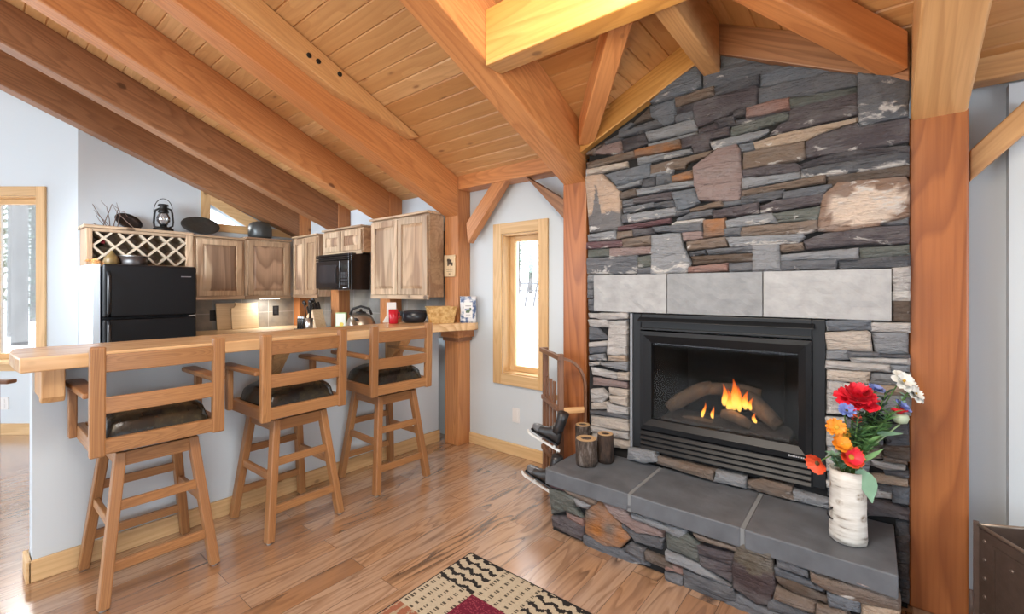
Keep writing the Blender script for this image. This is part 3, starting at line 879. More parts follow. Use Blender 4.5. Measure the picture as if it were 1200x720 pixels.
stones(960, 480, 4.8, SX, [
 ([(35,47),(150,57),(150,80),(40,77)],'w'), ([(45,87),(100,92),(95,200),(45,197)],'p'), ([(45,207),(100,212),(100,260),(50,262)],'p'),
 ([(45,272),(90,272),(90,340),(45,342)],'p'), ([(45,352),(95,362),(95,400),(50,397)],'gl'), ([(40,407),(95,417),(95,440),(45,437)],'w'), ([(50,447),(90,452),(85,495),(50,492)],'g'),
 ([(105,60),(350,80),(350,195),(105,190)],'g'), ([(105,200),(350,210),(355,280),(105,280)],'b'), ([(105,290),(280,295),(270,360),(105,360)],'gl'),
 ([(360,102),(500,92),(500,210),(380,202)],'gd'), ([(365,207),(500,212),(500,290),(370,252)],'bd'), ([(365,267),(480,292),(490,310),(370,292)],'b'),
 ([(290,292),(480,327),(480,345),(370,345),(290,322)],'p'), ([(370,347),(500,362),(500,390),(380,372)],'g'), ([(280,372),(370,377),(495,407),(490,440),(350,417),(280,402)],'t'),
 ([(320,427),(410,442),(410,465),(330,457)],'gd'), ([(415,442),(500,452),(500,535),(420,527)],'gb'), ([(315,462),(410,482),(405,510),(320,502)],'p'),
 ([(265,512),(400,532),(500,577),(495,620),(380,600),(265,592)],'dp',.3),
 ([(100,370),(265,375),(265,440),(100,430)],'g'), ([(100,440),(310,450),(265,500),(100,500)],'b'),
 ([(440,642),(500,650),(500,720),(440,715)],'gd'), ([(440,722),(500,727),(500,800),(440,795)],'d'), ([(440,802),(500,810),(500,870),(440,865)],'gd'),
 ([(440,872),(500,880),(500,960),(440,950)],'d'), ([(440,960),(500,968),(500,1100),(440,1080)],'gd')])
stones(640, 545, 6, HX, [
 ([(15,75),(105,95),(125,190),(20,160)],'m',.1), ([(100,112),(210,132),(230,185),(120,160)],'g'), ([(205,147),(305,177),(300,200),(220,187)],'gl'),
 ([(120,167),(350,232),(350,280),(310,285),(150,202)],'b'), ([(20,177),(130,197),(200,237),(200,300),(250,370),(130,330),(25,360)],'gg'),
 ([(205,242),(305,287),(290,310),(215,287)],'gl'), ([(135,342),(255,387),(255,435),(150,392)],'pk'), ([(30,372),(130,377),(260,442),(265,490),(240,530),(35,440)],'dp'),
 ([(270,330),(340,277),(380,265),(495,380),(580,520),(520,580),(400,560),(275,480)],'o',.2), ([(325,182),(440,227),(640,292),(570,312),(320,202)],'g'),
 ([(400,262),(560,312),(600,390),(820,472),(810,515),(640,480),(480,372)],'mv'), ([(580,322),(650,302),(790,347),(780,385),(600,332)],'dp',.6),
 ([(590,352),(700,372),(960,492),(930,510),(770,442),(600,387)],'gl'), ([(510,412),(650,492),(820,527),(800,600),(620,542)],'gd'),
 ([(265,502),(350,522),(520,592),(680,682),(720,720),(560,700),(330,612),(260,547)],'g'), ([(530,592),(590,562),(690,602),(690,680)],'gd'),
 ([(800,352),(850,362),(1000,422),(990,450),(860,412)],'pk'), ([(690,612),(850,682),(950,762),(850,742),(700,672)],'bd')])
stones(780, 580, 5.14, HX, [
 ([(0,187),(120,227),(115,255),(0,222)],'gl'), ([(0,242),(130,242),(195,302),(195,410),(0,337)],'gg'),
 ([(170,197),(430,267),(440,300),(200,232)],'gd'), ([(170,234),(430,322),(430,345),(200,272)],'b'), ([(195,307),(410,367),(400,430),(200,357)],'dp',.2),
 ([(205,372),(400,437),(400,540),(210,427)],'dp'), ([(430,302),(500,287),(660,342),(640,380),(660,560),(620,660),(550,660),(410,560),(405,440)],'BD',.2),
 ([(0,352),(200,432),(390,552),(380,565),(180,472),(0,392)],'gl',.3), ([(0,412),(100,452),(100,480),(0,452)],'pk'), ([(0,472),(100,492),(100,545),(0,522)],'g'),
 ([(110,457),(400,577),(430,640),(300,650),(110,547)],'gd'), ([(430,602),(560,672),(823,762),(823,830),(600,770),(300,662)],'g')])
stones(900, 620, 7.06, HX, [
 ([(60,202),(320,342),(330,400),(80,312)],'g'), ([(270,262),(490,342),(480,372),(400,372),(280,292)],'gl',.9),
 ([(350,352),(410,382),(1080,582),(1090,690),(700,600),(480,500),(360,422)],'b',.5), ([(500,337),(630,372),(900,472),(905,500),(510,372)],'mv',.8),
 ([(50,322),(460,492),(460,540),(60,392)],'g'), ([(60,402),(210,442),(490,582),(480,610),(200,522),(90,452)],'bd',.3), ([(70,492),(390,612),(385,700),(60,572)],'b'),
 ([(500,532),(750,602),(750,690),(510,642)],'gb',.2), ([(410,622),(640,692),(700,780),(400,722)],'b'), ([(770,622),(1090,702),(1080,800),(780,770)],'t',.3),
 ([(0,592),(60,582),(380,712),(380,800),(0,662)],'gd'), ([(920,482),(1050,532),(1050,560),(920,502)],'g')])

def stone_mat():
    m, nt, p = new_mat('ledge_stone')
    at = nd(nt, 'ShaderNodeAttribute', attribute_name='tone')
    ch = nd(nt, 'ShaderNodeAttribute', attribute_name='chip_glint')
    tc = nd(nt, 'ShaderNodeTexCoord')
    mp = nd(nt, 'ShaderNodeMapping')
    mp.inputs['Scale'].default_value = (1, 1, 2.2)
    nt.links.new(tc.outputs['Object'], mp.inputs['Vector'])
    n1 = nd(nt, 'ShaderNodeTexNoise', Scale=7.0, Detail=5.0, Roughness=0.65)
    n2 = nd(nt, 'ShaderNodeTexNoise', Scale=8.5, Detail=8.0, Roughness=0.62, Distortion=0.5)
    n3 = nd(nt, 'ShaderNodeTexNoise', Scale=55.0, Detail=4.0, Roughness=0.7)
    for n in (n1, n2, n3): nt.links.new(mp.outputs[0], n.inputs['Vector'])
    hs_ = nd(nt, 'ShaderNodeHueSaturation', Saturation=1.1, Value=1.02)
    nt.links.new(at.outputs['Color'], hs_.inputs['Color'])
    c = mixc(nt, hs_.outputs[0], (0.26, 0.26, 0.27), math_n(nt, 'MULTIPLY', ramp(nt, n1.outputs['Fac'], [(0.42, (0, 0, 0)), (0.75, (1, 1, 1))]), 0.4))
    c = mixc(nt, c, (0.16, 0.105, 0.07), math_n(nt, 'MULTIPLY', ramp(nt, n3.outputs['Fac'], [(0.5, (0, 0, 0)), (0.75, (1, 1, 1))]), 0.22))
    # pale flaked mineral, plus highlights painted toward each stone's lower edge
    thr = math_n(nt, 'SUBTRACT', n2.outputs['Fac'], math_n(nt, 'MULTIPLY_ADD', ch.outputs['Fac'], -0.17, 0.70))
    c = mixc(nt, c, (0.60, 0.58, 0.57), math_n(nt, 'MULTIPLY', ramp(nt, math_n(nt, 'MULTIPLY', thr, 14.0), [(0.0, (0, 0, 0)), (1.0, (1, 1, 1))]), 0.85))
    nt.links.new(c, p.inputs['Base Color'])
    p.inputs['Roughness'].default_value = 0.68
    p.inputs['Specular IOR Level'].default_value = 0.4
    n4 = nd(nt, 'ShaderNodeTexNoise', Scale=10.0, Detail=4.0, Roughness=0.55, Distortion=0.6)
    mp4 = nd(nt, 'ShaderNodeMapping')
    mp4.inputs['Scale'].default_value = (1, .55, 3.6)
    mp4.inputs['Rotation'].default_value = (R(9), 0, 0)
    nt.links.new(tc.outputs['Object'], mp4.inputs['Vector'])
    nt.links.new(mp4.outputs[0], n4.inputs['Vector'])
    step = math_n(nt, 'ADD', math_n(nt, 'MULTIPLY', math_n(nt, 'SNAP', n4.outputs['Fac'], 0.11), 1.5), n4.outputs['Fac'])
    h = math_n(nt, 'ADD', math_n(nt, 'ADD', math_n(nt, 'MULTIPLY', n2.outputs['Fac'], 0.7), math_n(nt, 'MULTIPLY', n3.outputs['Fac'], 0.35)), step)
    b = nd(nt, 'ShaderNodeBump', Strength=1.0, Distance=0.035)
    nt.links.new(h, b.inputs['Height'])
    nt.links.new(b.outputs[0], p.inputs['Normal'])
    return m
stone = stone_mat()

def inset_poly(q, d):
    cy = sum(p[0] for p in q) / len(q)
    cz = sum(p[1] for p in q) / len(q)
    hy = max(abs(p[0] - cy) for p in q)
    hz = max(abs(p[1] - cz) for p in q)
    sy, sz = max(0.15, 1 - d / hy), max(0.15, 1 - d / hz)
    return [(cy + (p[0] - cy) * sy, cz + (p[1] - cz) * sz) for p in q]

def build_stones(lst, name, parent, deep=0.07):
    V, F, T, CHIP_GLINT = [], [], [], []
    for q, key, chip_glint, X in lst:
        # outline resampled every ~2 cm with a little wander
        pts = []
        q = inset_poly(q, -.0055)
        n = len(q)
        big = key in 'PB'
        for i in range(n):
            a, b = Vector(q[i]), Vector(q[(i + 1) % n])
            k = max(1, int((b - a).length / 0.022))
            for j in range(k):
                p = a.lerp(b, j / k)
                w = 0.0032
                pts.append((p.x + w * noise.noise(Vector((p.x * 40, p.y * 40, 1.7))), p.y + w * noise.noise(Vector((p.x * 40, p.y * 40, 9.3)))))
        m = len(pts)
        pro = rnd.uniform(-0.010, 0.014)
        ty, tz = rnd.uniform(-.09, .09), rnd.uniform(-.22, .16)
        cy = sum(p[0] for p in pts) / m
        cz = sum(p[1] for p in pts) / m
        def dep(y, z, d):
            nz = noise.noise(Vector((y * 22, z * 34, X * 3 + cy * 17))) * 0.006 + noise.noise(Vector((y * 60, z * 80, cy * 9))) * 0.0025
            t_ = max(-.016, min(.016, ty * (y - cy) + tz * (z - cz)))
            return X - pro + d + t_ - nz
        base = len(V)
        rings = [(0.0, deep, False), (0.0, 0.016, True), (0.004, 0.004, True), (0.011, -0.001, True), (0.024, -0.004, True), (0.05, -0.006, True)]
        for ins, d, rough in rings:
            for y, z in inset_poly(pts, ins):
                V.append((dep(y, z, d) if rough else X + d, y, z))
        for r in range(len(rings) - 1):
            for i in range(m):
                a, b = base + r * m + i, base + r * m + (i + 1) % m
                F.append((a, b, b + m, a + m))
        hy = max(abs(p[0] - cy) for p in pts)
        hz = max(abs(p[1] - cz) for p in pts)
        nr = len(rings)
        if min(hy, hz) > .03:
            last = [V[base + (nr - 1) * m + i] for i in range(m)]
            steps = max(2, int(min(hy, hz) / .012))
            for st in range(1, steps):
                t = 1 - st / steps
                for v in last:
                    y, z = cy + (v[1] - cy) * t, cz + (v[2] - cz) * t
                    V.append((dep(y, z, -.006), y, z))
                for i in range(m):
                    a, b = base + (nr - 1) * m + i, base + (nr - 1) * m + (i + 1) % m
                    F.append((a, b, b + m, a + m))
                nr += 1
        c0 = len(V)
        V.append((dep(cy, cz, -0.006), cy, cz))
        l = base + (nr - 1) * m
        for i in range(m): F.append((l + i, l + (i + 1) % m, c0))
        col0 = SC.get(key)
        zs_ = [p[1] for p in q]; ys_ = [p[0] for p in q]
        for vi in range(base, len(V)):
            x_, y, z = V[vi]
            k = col0
            if key == 'B':      # tan block with a pale broken face in the middle
                u = (y - min(ys_)) / (max(ys_) - min(ys_)); w_ = (z - min(zs_)) / (max(zs_) - min(zs_))
                e = ((u - .44) / .47) ** 2 + ((w_ - .44) / .40) ** 2 + .5 * noise.noise(Vector((y * 18, z * 18, 3)))
                k = (0.66, 0.55, 0.47) if e < .75 else (0.24, 0.16, 0.12)
            elif key == 'P':    # pale block with a grey wedge at its foot
                u = (y - min(ys_)) / (max(ys_) - min(ys_)); w_ = (z - min(zs_)) / (max(zs_) - min(zs_))
                k = (0.15, 0.15, 0.16) if (w_ < .32 or abs(u - .66) < .24 * (.85 - w_)) and w_ < .8 else (0.50, 0.38, 0.30)
            elif key == 'BD':
                w_ = (z - min(zs_)) / (max(zs_) - min(zs_))
                k = (0.10, 0.085, 0.065) if w_ + .2 * noise.noise(Vector((y * 15, z * 15, 2))) > .55 else (0.05, 0.034, 0.038)
            elif key == 'o':
                w_ = .5 + .9 * noise.noise(Vector((y * 14, z * 14, cy)))
                k = tuple(a * w_ + b * (1 - w_) for a, b in zip((0.34, 0.15, 0.06), (0.17, 0.125, 0.10)))
            T.append((*k, 1))
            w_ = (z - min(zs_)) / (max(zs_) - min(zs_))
            CHIP_GLINT.append(chip_glint * (.45 + 1.0 * max(0.0, 1 - w_ * 1.5)) if key not in 'PB' else chip_glint * .8)  # more pale colour low down: painted edge highlight on top of chips
    me = bpy.data.meshes.new(name)
    me.from_pydata(V, [], F)
    bm = bmesh.new(); bm.from_mesh(me); bmesh.ops.recalc_face_normals(bm, faces=bm.faces); bm.to_mesh(me); bm.free()
    a = me.attributes.new('tone', 'FLOAT_COLOR', 'POINT')
    a.data.foreach_set('color', [x for t in T for x in t])
    a = me.attributes.new('chip_glint', 'FLOAT', 'POINT')
    a.data.foreach_set('value', CHIP_GLINT)
    return link(name, me, stone, parent)

fp = empty('stone_fireplace', (0, 0, 0), 'dark ledge-stone fireplace with slate hearth, rising to the gable', 'fireplace')
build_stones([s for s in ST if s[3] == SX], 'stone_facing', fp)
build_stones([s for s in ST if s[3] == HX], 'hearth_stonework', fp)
mortar = plain('mortar', (0.010, 0.010, 0.011), 0.9, bump=.3, bscale=60)
# core of the chimney breast with the opening for the fire
IY0, IY1, IZ0, IZ1 = 0.163, 1.098, 0.43, 1.216
gl_ = lambda y: zgab(y) - .1
cxf = SX + .03
def core():
    v, f = [], []
    def slab(poly):
        b = len(v)
        k = len(poly)
        for x in (cxf, WALL - .004):
            for y, z in poly: v.append((x, y, z))
        f.append(tuple(b + i for i in range(k))); f.append(tuple(b + k + i for i in range(k))[::-1])
        for i in range(k): f.append((b + i, b + (i + 1) % k, b + k + (i + 1) % k, b + k + i))
    yl, yr = 1.402, -.1175
    slab([(yr, 0), (IY0, 0), (IY0, gl_(IY0)), (yr, gl_(yr))])
    slab([(IY1, 0), (yl, 0), (yl, gl_(yl)), (IY1, gl_(IY1))])
    slab([(IY0, 0), (IY1, 0), (IY1, IZ0), (IY0, IZ0)])
    slab([(IY0, IZ1), (IY1, IZ1), (IY1, gl_(IY1)), (RY, gl_(RY)), (IY0, gl_(IY0))])
    return mesh('masonry_core', v, f)
link('masonry_core', core(), mortar, fp)
box('hearth_core', HX + .028, SX + .01, -.075, 1.40, 0.0, .262, mortar, fp, 0)
# lintel of three pale slabs
lints = [plain('lintel_stone_' + k, c, 0.7, bump=.8, bscale=16, var=.3) for k, c in (('left', (.31, .315, .325)), ('middle', (.225, .235, .25)), ('right', (.33, .335, .345)))]
def slab_part(name, y0, y1, z0, z1, x0, x1, mat, amp=.003):
    bm = bmesh.new()
    ny, nz = 14, 8
    g_ = [[bm.verts.new((x0 + amp * noise.noise(Vector((y0 * 9 + i * .9, j * .9, z0))), y0 + (y1 - y0) * i / ny, z0 + (z1 - z0) * j / nz)) for j in range(nz + 1)] for i in range(ny + 1)]
    for i in range(ny):
        for j in range(nz): bm.faces.new((g_[i][j], g_[i + 1][j], g_[i + 1][j + 1], g_[i][j + 1]))
    e = [e for e in bm.edges if e.is_boundary]
    r = bmesh.ops.extrude_edge_only(bm, edges=e)
    for v in r['geom']:
        if isinstance(v, bmesh.types.BMVert): v.co.x = x1
    bmesh.ops.contextual_create(bm, geom=[x for x in r['geom'] if isinstance(x, bmesh.types.BMEdge)])
    return bm_obj(name, bm, mat, fp)
lz0, lz1 = 1.219, 1.440
la = on_x(696.5, 345, SX).y; lb = on_x(782.3, 345, SX).y; lc = on_x(894.5, 345, SX).y; ld = on_x(1045.5, 345, SX).y
for (a, b), lint in zip(((la, lb), (lb, lc), (lc, ld)), lints):
    slab_part('lintel_slab', b + .0025, a - .0025, lz0, lz1, SX - .012, SX + .05, lint, .005)
# hearth slabs, three with pale joints
slate = plain('hearth_slate', (0.100, 0.110, 0.127), 0.55, bump=.5, bscale=11, var=.45)
joint = plain('hearth_joint', (0.20, 0.215, 0.23), 0.8, bump=.3, bscale=40)
HT = .348
j1 = on_z(778, 545, HT).y; j2 = on_z(893, 577, HT).y
def hearth_slab(y0, y1):
    bm = bmesh.new()
    nx, ny = 10, max(4, int((y1 - y0) / .05))
    xa_, xb_ = HX - .016, SX + .012
    def P(i, j):
        x_ = xa_ + (xb_ - xa_) * i / nx
        y_ = y0 + (y1 - y0) * j / ny
        if i == 0: x_ += .004 * noise.noise(Vector((y_ * 12, 4, 0)))
        return x_, y_, HT + .0035 * noise.noise(Vector((x_ * 9, y_ * 6, 2.2)))
    t = [[bm.verts.new(P(i, j)) for j in range(ny + 1)] for i in range(nx + 1)]
    for i in range(nx):
        for j in range(ny): bm.faces.new((t[i][j], t[i + 1][j], t[i + 1][j + 1], t[i][j + 1]))
    r = bmesh.ops.extrude_edge_only(bm, edges=[e for e in bm.edges if e.is_boundary])
    for v in r['geom']:
        if isinstance(v, bmesh.types.BMVert): v.co.z = .264
    bmesh.ops.contextual_create(bm, geom=[x for x in r['geom'] if isinstance(x, bmesh.types.BMEdge)])
    o = bm_obj('hearth_slab', bm, slate, fp)
    return add_bevel(o, .006)
for a, b in ((j1 + .008, 1.425), (j2 + .008, j1 - .008), (-.072, j2 - .008)):
    hearth_slab(a, b)
for j in (j1, j2):
    box('slab_joint', HX - .010, SX, j - .0085, j + .0085, .262, HT - .002, joint, fp, 0)
# rubble ledge between the hearth slabs and the fire box
LED = []
for q, c in (([(5,80),(150,100),(165,130),(100,138),(0,118)],'gl'), ([(165,112),(490,185),(480,236),(370,206),(160,148)],'b'), ([(500,188),(660,225),(665,276),(490,238)],'gl'),
             ([(670,250),(760,240),(920,280),(940,346),(830,326),(680,286)],'b'), ([(930,300),(1130,360),(1125,398),(920,345)],'gl')):
    pts_ = []
    for px, py in q:
        v = on_x(735 + px / 4.8, 510 + py / 4.8, SX - .035)
        pts_.append((v.y, v.z - (.02 if py > 130 or (px < 200 and py > 100) else 0)))
    LED.append((pts_, c, .7, SX - .035))
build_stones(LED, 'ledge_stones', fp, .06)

# ------------------------------------------------------------------ gas fire
gf = empty('gas_fireplace', (SX, (IY0 + IY1) / 2, IZ0), 'black metal gas fireplace with flames, set into the stone wall', 'fireplace')
HYf, HZf = (IY1 - IY0) / 2, IZ1 - IZ0
insm = plain('fire_frame_black', (0.008, 0.009, 0.011), 0.4, 0.0, spec=.28)
box_black = plain('firebox_black', (0.004, 0.004, 0.004), 0.8, spec=.1)
def loc(px, py, X=SX - .02):
    v = on_x(px, py, X)
    return v.y - (IY0 + IY1) / 2, v.z - IZ0
# door opening measured on the picture
oy1, oz1 = loc(762, 402); oy0, oz1b = loc(935, 415); _, oz0 = loc(762, 492)
oy1 = oy1; fy1, fz1 = loc(750, 388); fy0, _ = loc(951, 402); _, fz0 = loc(750, 502)
a = .003
boxes_mesh('surround', [(-.004, .05, -HYf + a, fy0, a, HZf - a), (-.004, .05, fy1, HYf - a, a, HZf - a), (-.004, .05, fy0, fy1, fz1 + .012, HZf - a)], insm, gf, .004)
# mitred door frame, stepping back to the glass
def ring(y0, y1, z0, z1, x): return [(x, y0, z0), (x, y1, z0), (x, y1, z1), (x, y0, z1)]
def frame_part(name, rings_, mat):
    v, f = [], []
    for r in rings_: v += r
    for k in range(len(rings_) - 1):
        for i in range(4): f.append((k * 4 + i, k * 4 + (i + 1) % 4, (k + 1) * 4 + (i + 1) % 4, (k + 1) * 4 + i))
    return link(name, mesh(name, v, f), mat, gf)
w1 = (oy0 - fy0)
frame_part('door_frame', [ring(fy0, fy1, fz0, fz1, .02), ring(fy0, fy1, fz0, fz1, -.022), ring(fy0 + w1 * .42, fy1 - w1 * .42, fz0 + .028, fz1 - .022, -.026),
                          ring(oy0, oy1, oz0, oz1, -.004), ring(oy0, oy1, oz0, oz1, .03)], insm)
# top hood louvre and bottom louvres
zt = fz1 + .014
prism('hood', [(-.036, fy0 - .012, HZf - .050), (-.036, fy1 + .012, HZf - .050), (.02, fy1 + .012, HZf - .03), (.02, fy0 - .012, HZf - .03),
               (-.036, fy0 - .012, HZf - .043), (-.036, fy1 + .012, HZf - .043), (.02, fy1 + .012, HZf - .008), (.02, fy0 - .012, HZf - .008)], Matrix.Identity(4), insm, gf, .002)
box('grille_bar', -.02, .01, fy0, fy1, zt - .006, zt + .006, insm, gf, .002)
nl = 4
hl = (fz0 - .012) / nl
for i in range(nl):
    z = .008 + hl * i
    prism('louvre', [(-.024, fy0, z), (-.024, fy1, z), (.03, fy1, z + .004), (.03, fy0, z + .004), (-.006, fy0, z + hl * .86), (-.006, fy1, z + hl * .86), (.03, fy1, z + hl * .86), (.03, fy0, z + hl * .86)],
          Matrix.Identity(4), insm, gf, .003)
# fire box
fbx = [(.03, oy0 - .03, oz0 - .02), (.03, oy1 + .03, oz0 - .02), (.03, oy1 + .03, oz1 + .02), (.03, oy0 - .03, oz1 + .02),
       (.33, oy0 + .1, oz0 - .02), (.33, oy1 - .1, oz0 - .02), (.33, oy1 - .1, oz1 + .02), (.33, oy0 + .1, oz1 + .02)]
link('firebox', mesh('firebox', fbx, [(4, 5, 6, 7), (0, 1, 5, 4), (1, 2, 6, 5), (2, 3, 7, 6), (3, 0, 4, 7)]), box_black, gf)
fire_glass = glass_mat('fire_glass', 0.0, .22)
box('glass_pane', .012, .015, oy0, oy1, oz0, oz1, fire_glass, gf, 0)
strip = plain('grey_edge_strip', (.22, .24, .27), .6)
box('edge_strip', -.012, .03, HYf - .002, HYf + .012, .0, HZf - .004, strip, gf, .002)
# brand mark bottom right of the door frame: small pale raised letters
by_, bz_ = loc(968, 543)
mark = plain('pale_mark', (0.5, 0.52, 0.55), .4)
fy_l, _ = loc(945, 537)
by0 = fy0 + .012
lst = []
u = 0.0
for k, (wd, hh) in enumerate(((.005, .009), (.004, .006), (.005, .006), (.003, .008), (.005, .006), (.004, .006), (.003, .009), (.005, .006), (.004, .006))):
    y_ = by0 + .078 - u - wd
    lst.append((-.0275, -.0225, y_, y_ + wd, fz0 + .012, fz0 + .012 + hh))
    u += wd + .003
boxes_mesh('brand_mark', lst, mark, gf)
# ember bed, logs, flames
def bark_mat(name, c1, c2, sc=18, glow=None):
    m, nt, p = new_mat(name)
    tc = nd(nt, 'ShaderNodeTexCoord')
    mp = nd(nt, 'ShaderNodeMapping'); mp.inputs['Scale'].default_value = (1, 1, .3)
    nt.links.new(tc.outputs['Object'], mp.inputs['Vector'])
    n = nd(nt, 'ShaderNodeTexNoise', Scale=float(sc * 2.4), Detail=5.0, Roughness=.65)
    nt.links.new(mp.outputs[0], n.inputs['Vector'])
    nt.links.new(ramp(nt, n.outputs['Fac'], [(.35, c1), (.7, c2)]), p.inputs['Base Color'])
    p.inputs['Roughness'].default_value = .85
    b = nd(nt, 'ShaderNodeBump', Strength=.9, Distance=.01)
    nt.links.new(n.outputs['Fac'], b.inputs['Height'])
    nt.links.new(b.outputs[0], p.inputs['Normal'])
    return m
logm = bark_mat('fire_log', (0.022, 0.012, 0.007), (0.11, 0.066, 0.033), 14)
ember = plain('ember_bed', (0.02, 0.017, 0.015), .95, bump=1, bscale=90)
box('burner_tray', .04, .28, oy0 + .04, oy1 - .04, oz0 - .02, oz0 + .012, ember, gf, .006)
def L(px, py, dx):        # picture point -> local point dx metres behind the stone face
    v = on_x(px, py, SX + dx)
    return Vector((dx, v.y - (IY0 + IY1) / 2, v.z - IZ0))
def flog(pts, r0):
    rs_ = [r0 * .8, r0 * 1.05, r0, r0 * .95, r0 * .7]
    pp = [pts[0].lerp(pts[1], t) + Vector((0, 0, math.sin(t * 3.1) * .012)) for t in (0, .25, .5, .75, 1)]
    o = tube('log', pp, [r * rnd.uniform(.92, 1.08) for r in rs_], logm, gf, 12)
    return o
flog([L(783, 478, .13), L(835, 452, .20)], .040)
flog([L(820, 456, .19), L(892, 462, .24)], .034)
flog([L(846, 485, .09), L(880, 500, .07)], .030)
flog([L(868, 462, .20), L(912, 500, .10)], .042)
flog([L(795, 492, .12), L(835, 496, .10)], .018)
flm = []
def flame_mat():
    m, nt, p = new_mat('gas_flame')
    tc = nd(nt, 'ShaderNodeTexCoord')
    sx = nd(nt, 'ShaderNodeSeparateXYZ')
    nt.links.new(tc.outputs['Generated'], sx.inputs[0])
    c = ramp(nt, sx.outputs['Z'], [(0.0, (1.0, .60, .12)), (.3, (1.0, .50, .07)), (.6, (1.0, .24, .02)), (1.0, (.75, .08, .01))])
    s = ramp(nt, sx.outputs['Z'], [(0.0, (.5, .5, .5)), (.25, (1, 1, 1)), (.7, (.6, .6, .6)), (1.0, (.25, .25, .25))])
    em = nd(nt, 'ShaderNodeEmission')
    nt.links.new(c, em.inputs[0])
    nt.links.new(math_n(nt, 'MULTIPLY', s, 3.6), em.inputs[1])
    tr = nd(nt, 'ShaderNodeBsdfTransparent')
    lw = nd(nt, 'ShaderNodeLayerWeight', Blend=.35)
    mx = nd(nt, 'ShaderNodeMixShader')
    nt.links.new(lw.outputs['Facing'], mx.inputs[0])
    nt.links.new(em.outputs[0], mx.inputs[1])
    nt.links.new(tr.outputs[0], mx.inputs[2])
    nt.links.new(mx.outputs[0], nt.nodes['Material Output'].inputs[0])
    return m
flame_m = flame_mat()
for (px, py, tx, ty, r, dx) in ((862, 481, 859, 444, .026, .12), (850, 476, 848, 450, .017, .13), (872, 480, 876, 458, .017, .11), (856, 482, 853, 456, .018, .105), (868, 483, 864, 452, .016, .14), (879, 481, 881, 466, .011, .10),
                                (824, 490, 826, 471, .009, .115), (836, 491, 835, 476, .009, .115), (885, 496, 884, 484, .010, .06)):
    p0, p1 = L(px, py, dx), L(tx, ty, dx)
    pts_ = [p0.lerp(p1, t) + Vector((0, math.sin(t * 5 + px) * .006, 0)) for t in (0, .12, .3, .5, .7, .86, 1)]
    tube('flame', pts_, [r * k for k in (.35, .8, 1.0, .8, .5, .26, .05)], flame_m, gf, 10)
fl = bpy.data.lights.new('fire_glow', 'POINT')
fl.energy = 1.6; fl.color = (1, .5, .18); fl.shadow_soft_size = .05
flo = bpy.data.objects.new('fire_glow', fl)
flo.location = Vector(gf.location) + L(862, 470, .07)
col.objects.link(flo)
# ================================================================== BAR
# thick live-edge counter slab on the half wall, wrapping the post at its far end
CT0, CT1 = 1.008, 1.07
front = [(.165, 2.70), (.6, 2.712), (1.1, 2.722), (1.7, 2.735), (2.2, 2.745), (2.45, 2.735), (2.6, 2.70), (2.70, 2.655), (2.78, 2.635), (2.84, 2.66), (2.862, 2.72), (2.864, 2.776)]
slabp = front + [(2.715, 2.776), (2.715, 2.955), (2.864, 2.955), (2.864, 3.19), (.175, 3.185), (.155, 3.05), (.158, 2.8)]
bar = empty('bar_counter', (1.5, 2.95, CT0), 'long thick honey-coloured wooden bar counter on the white half wall', 'counter')
o = poly_prism('counter_top', [(x - 1.5, y - 2.95) for x, y in slabp], 0, CT1 - CT0, W('slab', 'x'), bar, .006)
def bracket(x, w, name='bracket', prof=None):
    """stepped wooden bracket under the overhang"""
    fr = Matrix(((0, 0, 1, x - 1.5), (1, 0, 0, BW0 - .0015 - 2.95), (0, 1, 0, -.0005), (0, 0, 0, 1)))
    poly_prism(name, prof or [(0, 0), (-.235, 0), (-.235, -.03), (-.075, -.2), (-.055, -.2), (-.045, -.23), (0, -.23)], 0, w, W('fir_pale', 'y'), bar, .005, fr)
bracket(.232, .075, prof=[(0, 0), (-.25, 0), (-.25, -.125), (-.235, -.15), (-.17, -.15), (-.17, -.135), (0, -.135)]); bracket(1.215, .09); bracket(2.15, .09)
# two-step wooden cap around the post under the slab
pc = empty('post_cap', (EAVE, ky[0], .94), 'stepped wooden cap around the bar post, just under the counter', 'trim')
pc['kind'] = 'thing'
boxes_mesh('cap_block', [(-.045, .15, -.045, -.0015, 0, .066), (-.045, -.0015, -.0015, .172, 0, .066)], W('fir', 'y'), pc, .004)
boxes_mesh('cap_moulding', [(-.022, .15, -.022, -.0015, -.035, -.001), (-.022, -.0015, -.0015, .172, -.035, -.001)], W('fir_dark', 'y'), pc, .004)

# ================================================================== KITCHEN
KB = 0.90     # kitchen counter height
def sub(name, b, mat, parent, bevel=.004): return box(name, *b, mat, parent, bevel)
# base units and worktop along both walls (mostly hidden behind the bar)
bu = empty('base_cabinets', (2.55, 4.3, 0), 'low wooden kitchen cabinets behind the bar, under the slate backsplash', 'cabinet')
sub('body', (-.28, .164, -1.05, 1.45, .09, KB - .035), 'hickory', bu)
sub('body', (-1.05, -.29, .87, 1.45, .09, KB - .035), 'hickory', bu)
sub('plinth', (-.22, .164, -1.05, 1.45, 0, .089), 'heart', bu)
sub('plinth', (-1.05, -.29, .93, 1.45, 0, .089), 'heart', bu)
for k in range(4):
    d = sub('door', (-.30, -.281, -1.03 + k * .46, -.59 + k * .46, .12, KB - .06), 'hickory', bu)
for k in range(1):
    sub('door', (-1.0 + k * .4, -.62 + k * .4, .85, .869, .12, KB - .06), 'hickory', bu)
wt = empty('kitchen_worktop', (2.55, 4.3, KB - .034), 'maple kitchen worktop along the slate backsplash', 'worktop')
poly_prism('worktop', [(-.32, -1.06), (.166, -1.06), (.166, 1.474), (-1.06, 1.474), (-1.06, .83), (-.32, .83)], 0, .034, W('maple', 'y'), wt, .004)
